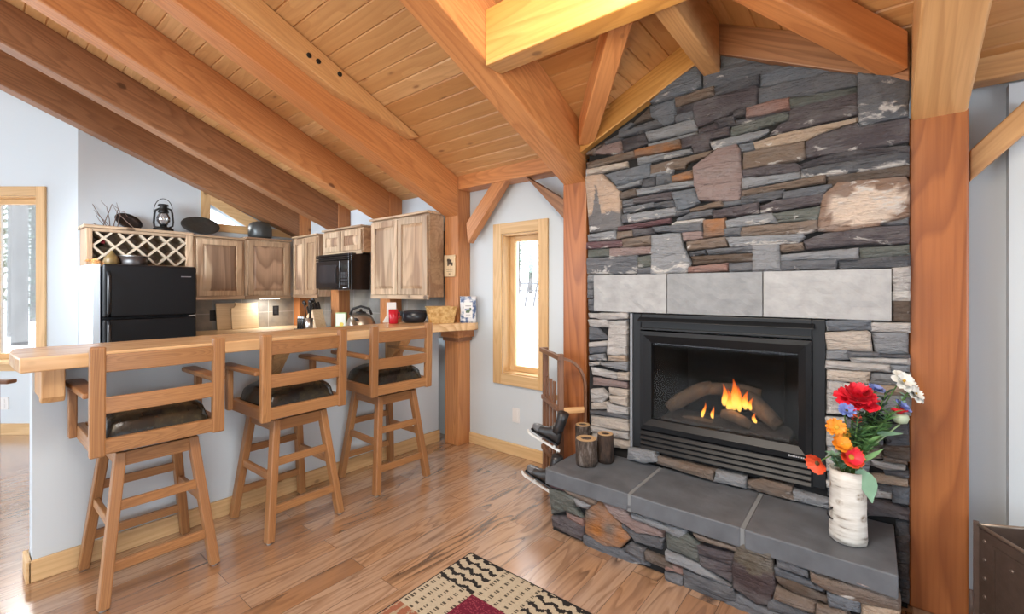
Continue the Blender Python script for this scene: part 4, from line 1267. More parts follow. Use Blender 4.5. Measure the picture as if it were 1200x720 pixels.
# slate backsplash
spl_m = None
def slate_tile():
    m, nt, p = new_mat('slate_tile')
    tc = nd(nt, 'ShaderNodeTexCoord')
    br = nd(nt, 'ShaderNodeTexBrick', Scale=1.0, offset=0.0)
    for k, v in (('Brick Width', .30), ('Row Height', .30), ('Mortar Size', .003)): br.inputs[k].default_value = v
    br.inputs['Color1'].default_value = (0, 0, 0, 1); br.inputs['Color2'].default_value = (1, 1, 1, 1)
    cx_ = nd(nt, 'ShaderNodeSeparateXYZ'); nt.links.new(tc.outputs['Object'], cx_.inputs[0])
    cb = nd(nt, 'ShaderNodeCombineXYZ')
    nt.links.new(math_n(nt, 'ADD', cx_.outputs[0], cx_.outputs[1]), cb.inputs[0]); nt.links.new(cx_.outputs[2], cb.inputs[1])
    nt.links.new(cb.outputs[0], br.inputs['Vector'])
    n = nd(nt, 'ShaderNodeTexNoise', Scale=6.0, Detail=5.0); nt.links.new(tc.outputs['Object'], n.inputs['Vector'])
    c = ramp(nt, br.outputs['Color'], [(0, (.30, .255, .20)), (.5, (.24, .245, .25)), (1, (.36, .30, .23))])
    c = mixc(nt, c, (.17, .16, .15), ramp(nt, n.outputs['Fac'], [(.4, (0, 0, 0)), (.7, (1, 1, 1))]))
    c = mixc(nt, c, (.4, .39, .37), br.outputs['Fac'])
    nt.links.new(c, p.inputs['Base Color']); p.inputs['Roughness'].default_value = .5
    b = nd(nt, 'ShaderNodeBump', Strength=.4, Distance=.01); nt.links.new(n.outputs['Fac'], b.inputs['Height']); nt.links.new(b.outputs[0], p.inputs['Normal'])
    return m
tile = slate_tile()
def wall_tile(name, b, label):
    o = box(name, *b, tile, None, 0)
    return tag(o, label, 'backsplash', None, 'thing')
wall_tile('slate_backsplash', (1.47, EAVE + .02, BACK - .012, BACK - .001, KB + .001, 1.262), 'slate tile backsplash behind the cutting boards, with two black outlets')
for ya, yb, l in ((ky[0] + PW, ky[1], 'slate backsplash between the bar post and the red cup post'), (ky[1] + PW, ky[2], 'slate backsplash below the microwave, behind the steel kettle'), (ky[2] + PW, ky[3], 'slate backsplash behind the knife block')):
    wall_tile('slate_backsplash', (WALL - .013, WALL - .0012, ya + .002, yb - .002, KB + .001, 1.9), l)

# wall cabinets: face frame body, panelled doors
def panel_door(parent, fr, w, h, kind='heart', frame_kind='hickory'):
    """door in local x (across) z (up), facing local -y; fr places it"""
    d = bpy.data.objects.new('door', None)
    t = .055
    # rails and stiles as one mesh with a raised panel child
    o = link('door', None or mesh('door', *bx_lists([(0, t, 0, .02, 0, h), (w - t, w, 0, .02, 0, h), (t, w - t, 0, .02, 0, t), (t, w - t, 0, .02, h - t, h)])), W(frame_kind, 'z'), parent, fr)
    bpy.data.objects.remove(d)
    add_bevel(o, .003)
    v = [(t, .012, t), (w - t, .012, t), (w - t, .012, h - t), (t, .012, h - t),
         (t + .028, .003, t + .028), (w - t - .028, .003, t + .028), (w - t - .028, .003, h - t - .028), (t + .028, .003, h - t - .028)]
    link('door_panel', mesh('door_panel', v, [(4, 5, 6, 7), (0, 1, 5, 4), (1, 2, 6, 5), (2, 3, 7, 6), (3, 0, 4, 7)]), W(kind, 'z'), o)
    return o
def bx_lists(lst):
    v, f = [], []
    for (x0, x1, y0, y1, z0, z1) in lst:
        b = len(v)
        v += [(x0, y0, z0), (x1, y0, z0), (x1, y1, z0), (x0, y1, z0), (x0, y0, z1), (x1, y0, z1), (x1, y1, z1), (x0, y1, z1)]
        f += [tuple(i + b for i in q) for q in BOXF]
    return v, f
def cab_x(label, y0, y1, z0, z1, ndoor, xf, xb=EAVE - .002, kinds=('heart', 'heart'), crown=True):
    """cabinet on the eave wall, doors face -x; y0 < y1"""
    c = empty('wall_cabinet', (xf, y0, z0), label, 'cabinet', None)
    w, h = y1 - y0, z1 - z0
    box('body', .022, xb - xf, 0, w, 0, h, 'hickory', c, .003)
    box('crown', -.012, xb - xf, -.012, w + .0, h + .001, h + .022, 'hickory', c, .004)
    box('bottom_rail', .004, .0215, .0, w, -.018, .02, 'hickory', c, .002)
    m = .012
    dw = (w - m * (ndoor + 1)) / ndoor
    for i in range(ndoor):
        # door local x -> world -y, local y -> world +x
        yy = w - m - i * (dw + m)
        fr = Matrix(((0, 1, 0, 0), (-1, 0, 0, yy), (0, 0, 1, .022), (0, 0, 0, 1)))
        panel_door(c, fr, dw, h - .04, kinds[i % len(kinds)])
    return c
def cab_y(label, x0, x1, z0, z1, ndoor, yf, kinds=('heart',), crown=True):
    c = empty('wall_cabinet', (x0, yf, z0), label, 'cabinet', None)
    w, h = x1 - x0, z1 - z0
    box('body', 0, w, .022, BACK - .002 - yf, 0, h, 'hickory', c, .003)
    box('crown', 0, w, -.012, BACK - .002 - yf, h + .001, h + .022, 'hickory', c, .004)
    box('bottom_rail', 0, w, .004, .0215, -.018, .02, 'hickory', c, .002)
    m = .03
    dw = (w - m * (ndoor + 1)) / ndoor
    for i in range(ndoor):
        panel_door(c, Matrix.Translation((m + i * (dw + m), 0, .022)), dw, h - .04, kinds[i % len(kinds)])
    return c
cab_x('tall two-door hickory wall cabinet nearest the bar post, knotty pale doors', 2.96, 3.80, 1.285, 2.01, 2, 2.53, kinds=('hickory', 'hickory'))
cab_x('short two-door hickory cabinet directly above the microwave', 3.99, 4.745, 1.735, 1.985, 2, 2.55, kinds=('heart', 'heart'))
cab_x('narrow two-door hickory cabinet left of the microwave, in the corner', 4.865, 5.44, 1.275, 1.965, 2, 2.55, kinds=('heart', 'hickory'))
BF = 5.46
cab_y('hickory wall cabinet with one dark panel door, next to the refrigerator', 1.545, 2.035, 1.265, 1.905, 1, BF)
cab_y('hickory wall cabinet with a streaky dark panel, second from the refrigerator', 2.037, 2.545, 1.265, 1.925, 1, BF)
# wine rack over the refrigerator
wr = empty('wine_rack', (.735, BF, 1.575), 'hickory wine rack cabinet with diagonal lattice above the refrigerator', 'wine rack')
ww, wh, wd = .805, .335, BACK - .002 - BF
for nm, b in (('side_panel', (0, .042, 0, wd, 0, wh)), ('side_panel', (ww - .06, ww, 0, wd, 0, wh)), ('bottom_panel', (.043, ww - .061, .01, wd, 0, .018)), ('top_board', (-.02, ww, -.02, wd, wh + .001, wh + .028)), ('top_rail', (.043, ww - .061, 0, .02, wh - .03, wh))):
    box(nm, *b, 'hickory', wr, .003)
box('back_panel', .043, ww - .061, wd - .01, wd, .018, wh - .001, 'heart', wr, 0)
# lattice strips, clipped to the opening
def lattice():
    lx0, lx1, lz0, lz1 = .042, ww - .06, .018, wh - .03
    s = .155
    v, f = [], []
    for sg in (1, -1):
        k = -8
        while k < 14:
            # line z - lz0 = sg*(x - c)
            c_ = lx0 + k * s
            pts_ = []
            for x_ in (lx0, lx1):
                z_ = lz0 + sg * (x_ - c_)
                if lz0 <= z_ <= lz1: pts_.append((x_, z_))
            for z_ in (lz0, lz1):
                x_ = c_ + sg * (z_ - lz0)
                if lx0 < x_ < lx1: pts_.append((x_, z_))
            k += 1
            if len(pts_) < 2: continue
            pts_.sort()
            (xa_, za_), (xb_, zb_) = pts_[0], pts_[-1]
            if xb_ - xa_ < .02: continue
            nx, nz = -sg * .0062, .0062
            b = len(v)
            y0_ = .006 if sg == 1 else .0065
            for y_ in (y0_, .24):
                v += [(xa_ - nx, y_, za_ - nz), (xb_ - nx, y_, zb_ - nz), (xb_ + nx, y_, zb_ + nz), (xa_ + nx, y_, za_ + nz)]
            f += [tuple(i + b for i in q) for q in BOXF]
    return mesh('lattice', v, f)
link('lattice', lattice(), plain('lattice_wood', (.60, .50, .38), .5), wr)
# a wine bottle in the rack, only its red capsule end in view
wb = empty('wine_bottle', (.85, BF + .03, 1.79), 'wine bottle with a red cap lying in the left of the wine rack', 'bottle')
rotx = Matrix.Rotation(R(-90), 4, 'X')
lathe('bottle_body', [(.0, .26), (.036, .255), (.037, .09), (.016, .045), (.014, .02)], plain('bottle_glass', (.01, .02, .012), .1), wb, (0, 0, 0), 16, True, rotx)
lathe('capsule', [(.0155, .035), (.016, 0), (.0, -.001)], plain('red_foil', (.3, .01, .03), .35), wb, (0, 0, 0), 16, True, rotx)
# refrigerator
def fridge_mat():
    m, nt, p = new_mat('fridge_black')
    tc = nd(nt, 'ShaderNodeTexCoord')
    n = nd(nt, 'ShaderNodeTexNoise', Scale=160.0, Detail=2.0)
    nt.links.new(tc.outputs['Object'], n.inputs['Vector'])
    p.inputs['Base Color'].default_value = (.006, .0065, .008, 1)
    p.inputs['Roughness'].default_value = .36
    p.inputs['Specular IOR Level'].default_value = .3
    b = nd(nt, 'ShaderNodeBump', Strength=.35, Distance=.002)
    nt.links.new(n.outputs['Fac'], b.inputs['Height']); nt.links.new(b.outputs[0], p.inputs['Normal'])
    return m
frm = fridge_mat()
FX0, FX1, FY = .782, 1.452, 5.04
fr_ = empty('refrigerator', (FX0, FY, 0), 'black textured refrigerator with top freezer, under the wine rack', 'refrigerator')
fw = FX1 - FX0
box('body', .004, fw - .004, .075, .70, .03, 1.555, frm, fr_, .006)
box('freezer_door', 0, fw, 0, .07, 1.115, 1.57, frm, fr_, .018, 3)
box('refrigerator_door', 0, fw, 0, .07, .1, 1.098, frm, fr_, .018, 3)
box('kick_plate', .02, fw - .02, .08, .12, 0, .09, black_plastic, fr_, .003)
for z0_, z1_ in ((1.13, 1.50), (.62, 1.085)):
    c = [Vector((.035, -.004, z0_)), Vector((.032, -.05, z0_ + .04)), Vector((.03, -.06, (z0_ + z1_) / 2)), Vector((.032, -.05, z1_ - .04)), Vector((.035, -.004, z1_))]
    tube('door_handle', c, [.014, .015, .015, .015, .014], black_plastic, fr_, 10)
box('hinge_cap', fw - .06, fw - .01, -.008, .05, 1.1, 1.113, steel, fr_, .002)
box('brand_badge', fw - .125, fw - .045, -.0035, -.001, 1.47, 1.478, plain('badge_grey', (.4, .4, .42), .3, .6), fr_, 0)
# microwave
MX, MY0, MY1, MZ0, MZ1 = 2.47, 4.085, 4.735, 1.352, 1.728
mw_ = empty('microwave', (MX, MY0, MZ0), 'black over-the-range microwave under the short wall cabinet', 'microwave')
mwm = plain('microwave_black', (.010, .010, .012), .25, spec=.6)
mw_w, mw_h = MY1 - MY0, MZ1 - MZ0
box('body', .03, EAVE - .002 - MX, 0, mw_w, 0, mw_h, mwm, mw_, .004)
box('door', 0, .029, .17, mw_w, .012, mw_h - .075, mwm, mw_, .006)
box('window', -.003, .001, .235, mw_w - .06, .07, mw_h - .12, plain('microwave_window', (.03, .03, .034), .12), mw_, .002)
box('control_panel', 0, .029, 0, .165, .012, mw_h - .075, mwm, mw_, .006)
boxes_mesh('button', [(-.003, .001, .025 + .04 * i, .055 + .04 * i, .05 + .035 * j, .074 + .035 * j) for i in range(3) for j in range(4)], plain('button_grey', (.05, .05, .055), .4), mw_, .001)
box('display', -.002, .001, .03, .135, .215, .25, plain('display_glass', (.02, .03, .03), .1), mw_, .001)
boxes_mesh('vent_grille', [(.0, .029, 0, mw_w, mw_h - .068 + .022 * i, mw_h - .054 + .022 * i) for i in range(3)], mwm, mw_, .003)
tube('door_handle', [(0, .19, .05), (-.03, .188, .08), (-.036, .187, .15), (-.03, .188, .22), (0, .19, .25)], .008, black_plastic, mw_, 8)
box('logo', -.002, .001, .03, .1, .018, .026, plain('badge_pale', (.6, .6, .6), .3), mw_, 0)
box('light_lens', .06, .14, .2, .3, -.004, -.0005, plain('lens', (.7, .7, .65), .3), mw_, .001)

# outlets on the backsplash
for px, py, l in ((250, 370, 'black wall outlet left of the cutting boards, on the backsplash'), (323, 364, 'black wall outlet right of the cutting boards, on the backsplash')):
    d = ray(px, py); t = (BACK - .012) / d.y
    o = empty('wall_outlet', (d.x * t, BACK - .0122, EYE + d.z * t), l, 'outlet')
    box('cover_plate', -.036, .036, -.006, 0, -.058, .058, black_plastic, o, .002)
    boxes_mesh('socket', [(-.017, .017, -.009, -.0061, z, z + .036) for z in (-.042, .006)], plain('socket_black', (.025, .025, .027), .4), o, .001)
o = empty('wall_outlet', (WALL - .0005, on_x(605, 487, WALL).y, on_x(605, 487, WALL).z), 'white outlet low on the wall under the narrow window', 'outlet')
box('cover_plate', -.006, 0, -.037, .037, -.058, .058, white_paint, o, .002)
boxes_mesh('socket', [(-.009, -.0061, -.017, .017, z, z + .036) for z in (-.042, .006)], white_paint, o, .001)
o = empty('wall_outlet', dfr @ Vector((-4.75, 0, .29)), 'white outlet on the dining wall below the left window', 'outlet', None, HEAD - R(90))
box('cover_plate', -.05, .05, -.006, -.0005, -.058, .058, white_paint, o, .002)
boxes_mesh('socket', [(-.017, .017, -.009, -.0061, z, z + .036) for z in (-.042, .006)], white_paint, o, .001)

# cutting boards leaning on the backsplash
def board_thing(label, x0, x1, h, y, lean, notch):
    o = empty('cutting_board', ((x0 + x1) / 2, y, KB + .0003), label, 'cutting board')
    w = (x1 - x0) / 2
    fr = Matrix.Rotation(R(lean), 4, 'X') @ Matrix(((1, 0, 0, 0), (0, 0, -1, 0), (0, 1, 0, 0), (0, 0, 0, 1)))
    if notch:
        p_ = [(-w, 0), (w, 0), (w, h), (-w + .06, h), (-w + .058, h + .012), (-w + .045, h + .005), (-w + .045, h - .03), (-w + .03, h - .05), (-w, h - .06)]
    else:
        p_ = [(-w, 0), (w, 0), (w, h), (-w, h)]
    poly_prism('board', p_, 0, .02, W('maple', 'x'), o, .004, fr)
    return o
cb1 = board_thing('square wooden cutting board leaning behind the notched one', 1.83, 2.07, .30, BACK - .085, -9, False)
cb2 = board_thing('notched cutting board with a handle corner, leaning in front on the backsplash', 1.965, 2.25, .30, BACK - .122, -9, True)

# under-cabinet lamp
ul = empty('cabinet_light', (2.35, BF + .14, 1.247), 'small white under-cabinet light above the cutting boards', 'lamp')
box('housing', -.13, .13, -.035, .035, 0, .0165, white_paint, ul, .004)
box('lens', -.11, .11, -.025, .025, -.006, -.0005, emit('lamp_lens', (1, .95, .85), 6), ul, .002)
area('cabinet_light_glow', (2.35, BF + .14, 1.235), (2.35, BF + .16, .9), .2, .05, 6, (1, .93, .82))

# ---- things on the kitchen worktop
def near(px, F): d = ray(px, 340); return Vector((d.x * F, d.y * F, 0))
p = near(353, 5.05)
kh = empty('spice_rack', (p.x, p.y, KB + .0003), 'row of small black jars at the far end of the worktop', 'jar rack')
box('tray', -.05, .05, -.075, .075, 0, .012, black_plastic, kh, .003)
for i in range(3):
    lathe('jar', [(.022, .0125), (.022, .12), (.016, .128)], black_plastic, kh, (0, -.05 + .05 * i, 0), 12)
    lathe('lid', [(.018, .129), (.018, .15)], steel, kh, (0, -.05 + .05 * i, 0), 12, False)
p = near(371, 4.95)
kb_ = empty('knife_block', (p.x, p.y, KB + .0003), 'wooden knife block with black handled knives beside the corner post', 'knife block')
kb_.scale = (1.2, 1.2, 1.2)
fr = Matrix(((0, 0, 1, -.05), (1, 0, 0, 0), (0, 1, 0, 0), (0, 0, 0, 1)))
poly_prism('block', [(-.10, 0), (.06, 0), (.10, .13), (-.01, .20)], 0, .10, W('maple', 'y'), kb_, .005, fr)
for i in range(3):
    for j in range(3):
        a_ = Vector((-.034 + .034 * i, .005 + .032 * j, .185 - .021 * j))
        dirv = Vector((0, .42, .9)).normalized()
        beam('knife', a_ + dirv * .008, a_ + dirv * (.085 + .012 * ((i + j) % 2)), .016, .024, black_plastic, kb_, .004)
ut = empty('utensil_crock', near(362, 4.75) + Vector((0, 0, KB + .0003)), 'steel crock of black ladles between the jars and the knife block', 'crock')
lathe('crock', [(.04, 0), (.042, .15), (.038, .15), (.036, .01)], steel, ut, n=16)
for i, (dx_, dy_, h_) in enumerate(((-.02, .015, .30), (.015, -.01, .33), (.02, .02, .27), (-.005, -.02, .31))):
    u_ = bpy.data.objects.new('x', None); bpy.data.objects.remove(u_)
    tube('utensil', [(dx_ * .4, dy_ * .4, .02), (dx_ * 1.6, dy_ * 1.6, h_ - .04), (dx_ * 1.8, dy_ * 1.8, h_)], [.005, .005, .006], black_plastic, ut, 8)
    lathe('spoon_head', [(.002, -.014), (.024, -.006), (.03, .004), (.028, .012), (.004, .008)], black_plastic, ut, (dx_ * 1.9, dy_ * 1.9, h_ + .008), 12, True, Matrix.Rotation(R(65), 4, 'Y'))
p = near(400, 4.75)
gb = empty('cereal_box', (p.x, p.y, KB + .0003), 'green and white printed carton left of the steel kettle', 'box', None, R(-50))
box('carton', -.055, .055, -.02, .02, 0, .21, plain('carton_green', (.36, .50, .22), .5), gb, .002)
box('front_panel', -.05, .05, -.0212, -.0201, .07, .2, plain('carton_white', (.75, .77, .70), .5), gb, 0)
lathe('print_spot', [(.022, 0), (.022, .001)], plain('carton_yellow', (.7, .55, .08), .5), gb, (0.01, -.0214, .085), 16, False, Matrix.Rotation(R(90), 4, 'X'))
p = near(423, 4.55)
tk = empty('tea_kettle', (p.x, p.y, KB + .0003), 'brushed steel kettle with black handle on the worktop under the microwave', 'kettle')
tk.scale = (1.25, 1.25, 1.2)
brushed = plain('brushed_steel', (.50, .45, .38), .35, .85)
lathe('kettle_body', [(.09, 0), (.112, .02), (.118, .07), (.10, .13), (.07, .165), (.035, .18)], brushed, tk, n=28)
lathe('lid', [(.045, .176), (.04, .19), (.012, .196), (.014, .21), (.004, .215)], black_plastic, tk, n=16)
tube('handle', [(-.06, .06, .165), (-.045, .05, .215), (0, 0, .235), (.045, -.05, .215), (.06, -.06, .165)], .011, black_plastic, tk, 8)
tube('spout', [(-.08, -.05, .08), (-.12, -.08, .12), (-.14, -.095, .16)], [.022, .016, .012], brushed, tk, 10)
lathe('side_emblem', [(.028, 0), (.026, .004)], black_plastic, tk, (-.085, -.06, .12), 16, True, Matrix.Rotation(R(-62), 4, Vector((.6, -.8, 0))))

# ---- things on the bar counter
Z = CT1 + .0004
p = on_z(461, 379.5, CT1)
rc = empty('mug', (p.x, p.y, Z), 'red enamel cup on the bar counter in front of the white napkin holder', 'cup')
lathe('cup', [(.033, 0), (.037, .004), (.039, .118), (.035, .1182), (.033, .008)], plain('red_enamel', (.52, .012, .03), .25), rc, n=24)
tube('handle', [(.038, 0, .095), (.06, 0, .088), (.063, 0, .05), (.039, 0, .035)], .005, plain('red_enamel_handle', (.5, .012, .03), .25), rc, 8)
p = on_z(455, 379, CT1) + Vector((.07, .07, 0))
nh = empty('napkin_holder', (p.x, p.y, Z), 'white folded card stand just behind the red cup', 'card stand', None, R(-38))
wm = plain('white_card', (.82, .82, .80), .6)
fr = Matrix(((1, 0, 0, 0), (0, 0, -1, 0), (0, 1, 0, 0), (0, 0, 0, 1)))
boxes_mesh('base', [(-.06, .05, -.03, .03, 0, .008)], wm, nh, .002)
box('upright', -.03, .05, -.004, .004, .0085, .172, wm, nh, .002)
poly_prism('side_wing', [(-.06, 0.0085), (-.031, .0085), (-.031, .06)], -.004, .004, wm, nh, .001, fr)
p = on_z(489, 378.5, CT1)
sk = empty('saucepan', (p.x, p.y + .04, Z), 'dark blue-black pot with side handle on the bar, left of the wicker basket', 'pot', None, R(-38))
pm = plain('pot_navy', (.015, .02, .03), .3)
lathe('pot', [(.075, 0), (.092, .03), (.10, .085), (.096, .087), (.07, .012)], pm, sk, n=24, sxy=(1.1, .8))
lathe('lid', [(.102, .088), (.09, .1), (.03, .108), (.008, .11)], pm, sk, n=24, sxy=(1.08, .8))
box('handle', -.16, -.095, -.014, .014, .06, .1, black_plastic, sk, .006)
# wicker basket
p = on_z(521, 378.5, CT1)
bk = empty('wicker_basket', (p.x - .02, p.y + .02, Z), 'honey-coloured wicker basket at the right end of the bar', 'basket', None, R(-35))
def wicker():
    m, nt, pb = new_mat('wicker')
    tc = nd(nt, 'ShaderNodeTexCoord')
    n = nd(nt, 'ShaderNodeTexNoise', Scale=30.0); nt.links.new(tc.outputs['Object'], n.inputs['Vector'])
    nt.links.new(ramp(nt, n.outputs['Fac'], [(.3, (.42, .22, .05)), (.7, (.72, .50, .22))]), pb.inputs['Base Color'])
    pb.inputs['Roughness'].default_value = .5
    return m
wick = wicker()
def basket_mesh():
    bm = bmesh.new()
    n, L_, Wd_, H_ = 72, .125, .085, .135
    def sup(a, k):      # rounded rectangle
        c, s = math.cos(a), math.sin(a)
        e = .35
        return (math.copysign(abs(c) ** e, c) * (L_ * .82 + .026 * k), math.copysign(abs(s) ** e, s) * (Wd_ * .8 + .02 * k))
    rings_ = []
    rows = 12
    for j in range(rows + 1):
        for off in ((0.0, .0035) if j < rows else (0.0,)):
            ring = []
            k = (j + (0.5 if off else 0)) / rows
            for i in range(n):
                x_, y_ = sup(2 * math.pi * i / n, k)
                w_ = 1 + .022 * math.sin(i * math.pi / 2 + (j % 2) * math.pi) * (1 if off else 0)
                ring.append(bm.verts.new((x_ * w_, y_ * w_, H_ * k)))
            rings_.append(ring)
    for a_, b_ in zip(rings_, rings_[1:]):
        for i in range(n): bm.faces.new((a_[i], a_[(i + 1) % n], b_[(i + 1) % n], b_[i]))
    bm.faces.new(rings_[0][::-1])
    return bm, [Vector(v.co) for v in rings_[-1]]
bm, rim = basket_mesh()
bm_obj('weave', bm, wick, bk, smooth=False)
tube('rim', rim + [rim[0]], .006, wick, bk, 6)
# coffee bag
p = Vector((2.765, 2.705, 0))
cb_ = empty('coffee_bag', (p.x, p.y, Z), 'blue and white paper coffee bag standing at the end of the bar, by the post', 'bag', None, R(-47))
def bag_mesh(w, d, h):
    bm = bmesh.new()
    rows = []
    for j in range(9):
        t = j / 8
        dd = d * (1 - t ** 2.2) + .004
        ring = []
        for k in range(16):
            a_ = 2 * math.pi * k / 16
            c, s = math.cos(a_), math.sin(a_)
            x_ = math.copysign(abs(c) ** .35, c) * w * (1 - .05 * math.sin(t * 3))
            y_ = math.copysign(abs(s) ** .5, s) * dd
            ring.append(bm.verts.new((x_ + .002 * noise.noise(Vector((k, j, 1.3))), y_ + .003 * noise.noise(Vector((k * .7, j * .9, 4))), h * t)))
        rows.append(ring)
    for a_, b_ in zip(rows, rows[1:]):
        for k in range(16): bm.faces.new((a_[k], a_[(k + 1) % 16], b_[(k + 1) % 16], b_[k]))
    bm.faces.new(rows[0][::-1]); bm.faces.new(rows[-1])
    return bm
def bag_mat():
    m, nt, pb = new_mat('bag_print')
    tc = nd(nt, 'ShaderNodeTexCoord')
    n = nd(nt, 'ShaderNodeTexNoise', Scale=26.0, Detail=3.0); nt.links.new(tc.outputs['Object'], n.inputs['Vector'])
    nt.links.new(ramp(nt, n.outputs['Fac'], [(.42, (.07, .12, .26)), (.5, (.35, .42, .55)), (.56, (.72, .74, .78))]), pb.inputs['Base Color'])
    pb.inputs['Roughness'].default_value = .45
    return m
bm_obj('bag', bag_mesh(.072, .036, .225), bag_mat(), cb_, smooth=True)
lab = [(-.036, .045), (.036, .045), (.036, .175), (-.036, .175)]
v = [(x_, -(.0362 * (1 - (z_ / .225) ** 2.2) + .0065), z_) for x_, z_ in lab]
link('front_label', mesh('front_label', v + [(a_, b_ + .001, c_) for a_, b_, c_ in v], BOXF), plain('label_white', (.8, .81, .82), .5), cb_)
def dab(parent, x0, x1, z0, z1, mat, nm, yo=.0078):
    y_ = lambda z_: -(.0362 * (1 - (z_ / .225) ** 2.2) + yo)
    v = [(x0, y_(z0), z0), (x1, y_(z0), z0), (x1, y_(z1), z1), (x0, y_(z1), z1)]
    link(nm, mesh(nm, v + [(a_, b_ + .001, c_) for a_, b_, c_ in v], BOXF), mat, parent)
gmat = plain('label_green', (.10, .16, .09), .5)
dab(cb_, -.02, .012, .085, .10, gmat, 'print'); dab(cb_, -.012, .02, .10, .112, gmat, 'print'); dab(cb_, .012, .026, .112, .128, gmat, 'print')
dab(cb_, -.024, .024, .14, .146, plain('label_grey', (.25, .26, .3), .5), 'print'); dab(cb_, -.02, .02, .065, .07, plain('label_grey2', (.4, .42, .45), .5), 'print')

# wooden plaque on the bar post
pq = empty('wooden_plaque', (EAVE - .001, ky[0] + .098, on_x(526, 312, EAVE).z), 'small pale wooden plaque with a dark printed picture, on the bar post', 'plaque')
box('board', -.018, 0, -.075, .06, -.095, .095, 'maple', pq, .005)
dkm = plain('burnt_print', (.08, .05, .03), .6)
boxes_mesh('picture', [(-.0195, -.0181, -.035, .0, .01, .055), (-.0195, -.0181, -.05, -.03, .0, .03), (-.0195, -.0181, .0, .015, .0, .045), (-.0195, -.0181, -.012, .02, .04, .062)], dkm, pq)
boxes_mesh('lettering', [(-.0193, -.0181, -.05, .03, -.035, -.032), (-.0193, -.0181, -.045, .025, -.05, -.047), (-.0193, -.0181, -.02, .0, -.075, -.065)], plain('burnt_print_pale', (.25, .16, .1), .6), pq)

# ---- things on top of the wall cabinets and the refrigerator
rim_z = 1.575 + wh + .0285
iron_dark = plain('dark_plate', (.018, .015, .015), .3, bump=.15, bscale=12)
slate_plate = plain('pewter_plate', (.055, .06, .06), .4, .3, bump=.2, bscale=10, var=.4)
def disc(name, label, cat, x, y, w, h, mat, parent_z, tilt, spin, part='dish'):
    o = empty(name, (x, y, parent_z), label, cat, None, R(6))
    # oval dish standing on its rim, leaning back on the wall
    hh = math.hypot(h / 2 * math.cos(R(spin)), w / 2 * math.sin(R(spin)))
    rot = Matrix.Translation((0, 0, hh * math.cos(R(tilt)) + .003)) @ Matrix.Rotation(R(90 - tilt), 4, 'X') @ Matrix.Rotation(R(spin), 4, 'Z')
    lathe(part, [(.5 * .3, -.012), (.5 * .62, -.008), (.5 * .95, .008), (.5, .014), (.5 * .97, .018), (.5 * .62, .004), (.5 * .3, .0), (.002, .0)], mat, o, (0, 0, 0), 40, True, rot @ Matrix.Diagonal((w, h, 1, 1)), cap=False)
    return o
disc('serving_dish', 'small black oval dish leaning behind twigs above the wine rack', 'dish', 1.07, 5.70, .225, .15, iron_dark, rim_z, 14, -22, 'dish')
disc('serving_platter', 'large grey oval platter standing right of the lantern, on top of the cabinets', 'platter', 1.675, 5.70, .38, .195, slate_plate, 1.925 + .0235, 12, 0, 'dish')
# round stoneware pot, far right
d = ray(305, 340)
rp = empty('stoneware_jug', (d.x * 5.26, d.y * 5.26, 1.925 + .0235), 'small dark round stone pot standing on the corner wall cabinet', 'pot')
lathe('pot', [(.11, 0), (.125, .03), (.125, .12), (.112, .165), (.08, .192), (.055, .197), (.05, .19)], slate_plate, rp, n=24, wob=.06)
lathe('lid', [(.055, .1975), (.04, .204), (.004, .207)], slate_plate, rp, n=20)
# lantern
d = ray(191.5, 340)
F_ = 4.56
ln = empty('oil_lantern', (d.x * F_, d.y * F_, rim_z), 'black kerosene lantern with wire handle standing above the wine rack', 'lantern', None, HEAD - R(90))
lathe('fuel_tank', [(.075, 0), (.085, .008), (.085, .035), (.06, .05), (.035, .055)], dark_iron, ln, n=24)
lathe('burner', [(.03, .0555), (.03, .075), (.042, .082)], dark_iron, ln, n=20)
lathe('glass_globe', [(.036, .083), (.055, .11), (.057, .145), (.04, .185), (.034, .192)], glass_mat('lantern_glass', .8), ln, n=24, cap=False)
lathe('chimney', [(.04, .193), (.046, .20), (.042, .215), (.036, .235), (.03, .26), (.048, .268), (.04, .282), (.012, .287)], dark_iron, ln, n=24)
for s in (1, -1):
    tube('side_tube', [(s * .06, 0, .045), (s * .092, 0, .06), (s * .098, 0, .1), (s * .09, 0, .19), (s * .078, 0, .225), (s * .035, 0, .243)], .0095, dark_iron, ln, 8)
tube('bail_handle', [(.088 * math.cos(a_) * (1.08 if a_ else 1) - .0, -.004, .20 + .125 * math.sin(a_) + (.015 if 0 < a_ < 3 else 0)) for a_ in [math.pi * k / 14 for k in range(15)]], .0035, dark_iron, ln, 6)
tube('guard_wire', [(.06 * math.cos(a_), .06 * math.sin(a_), .125) for a_ in [2 * math.pi * k / 20 for k in range(21)]], .0022, steel, ln, 6)
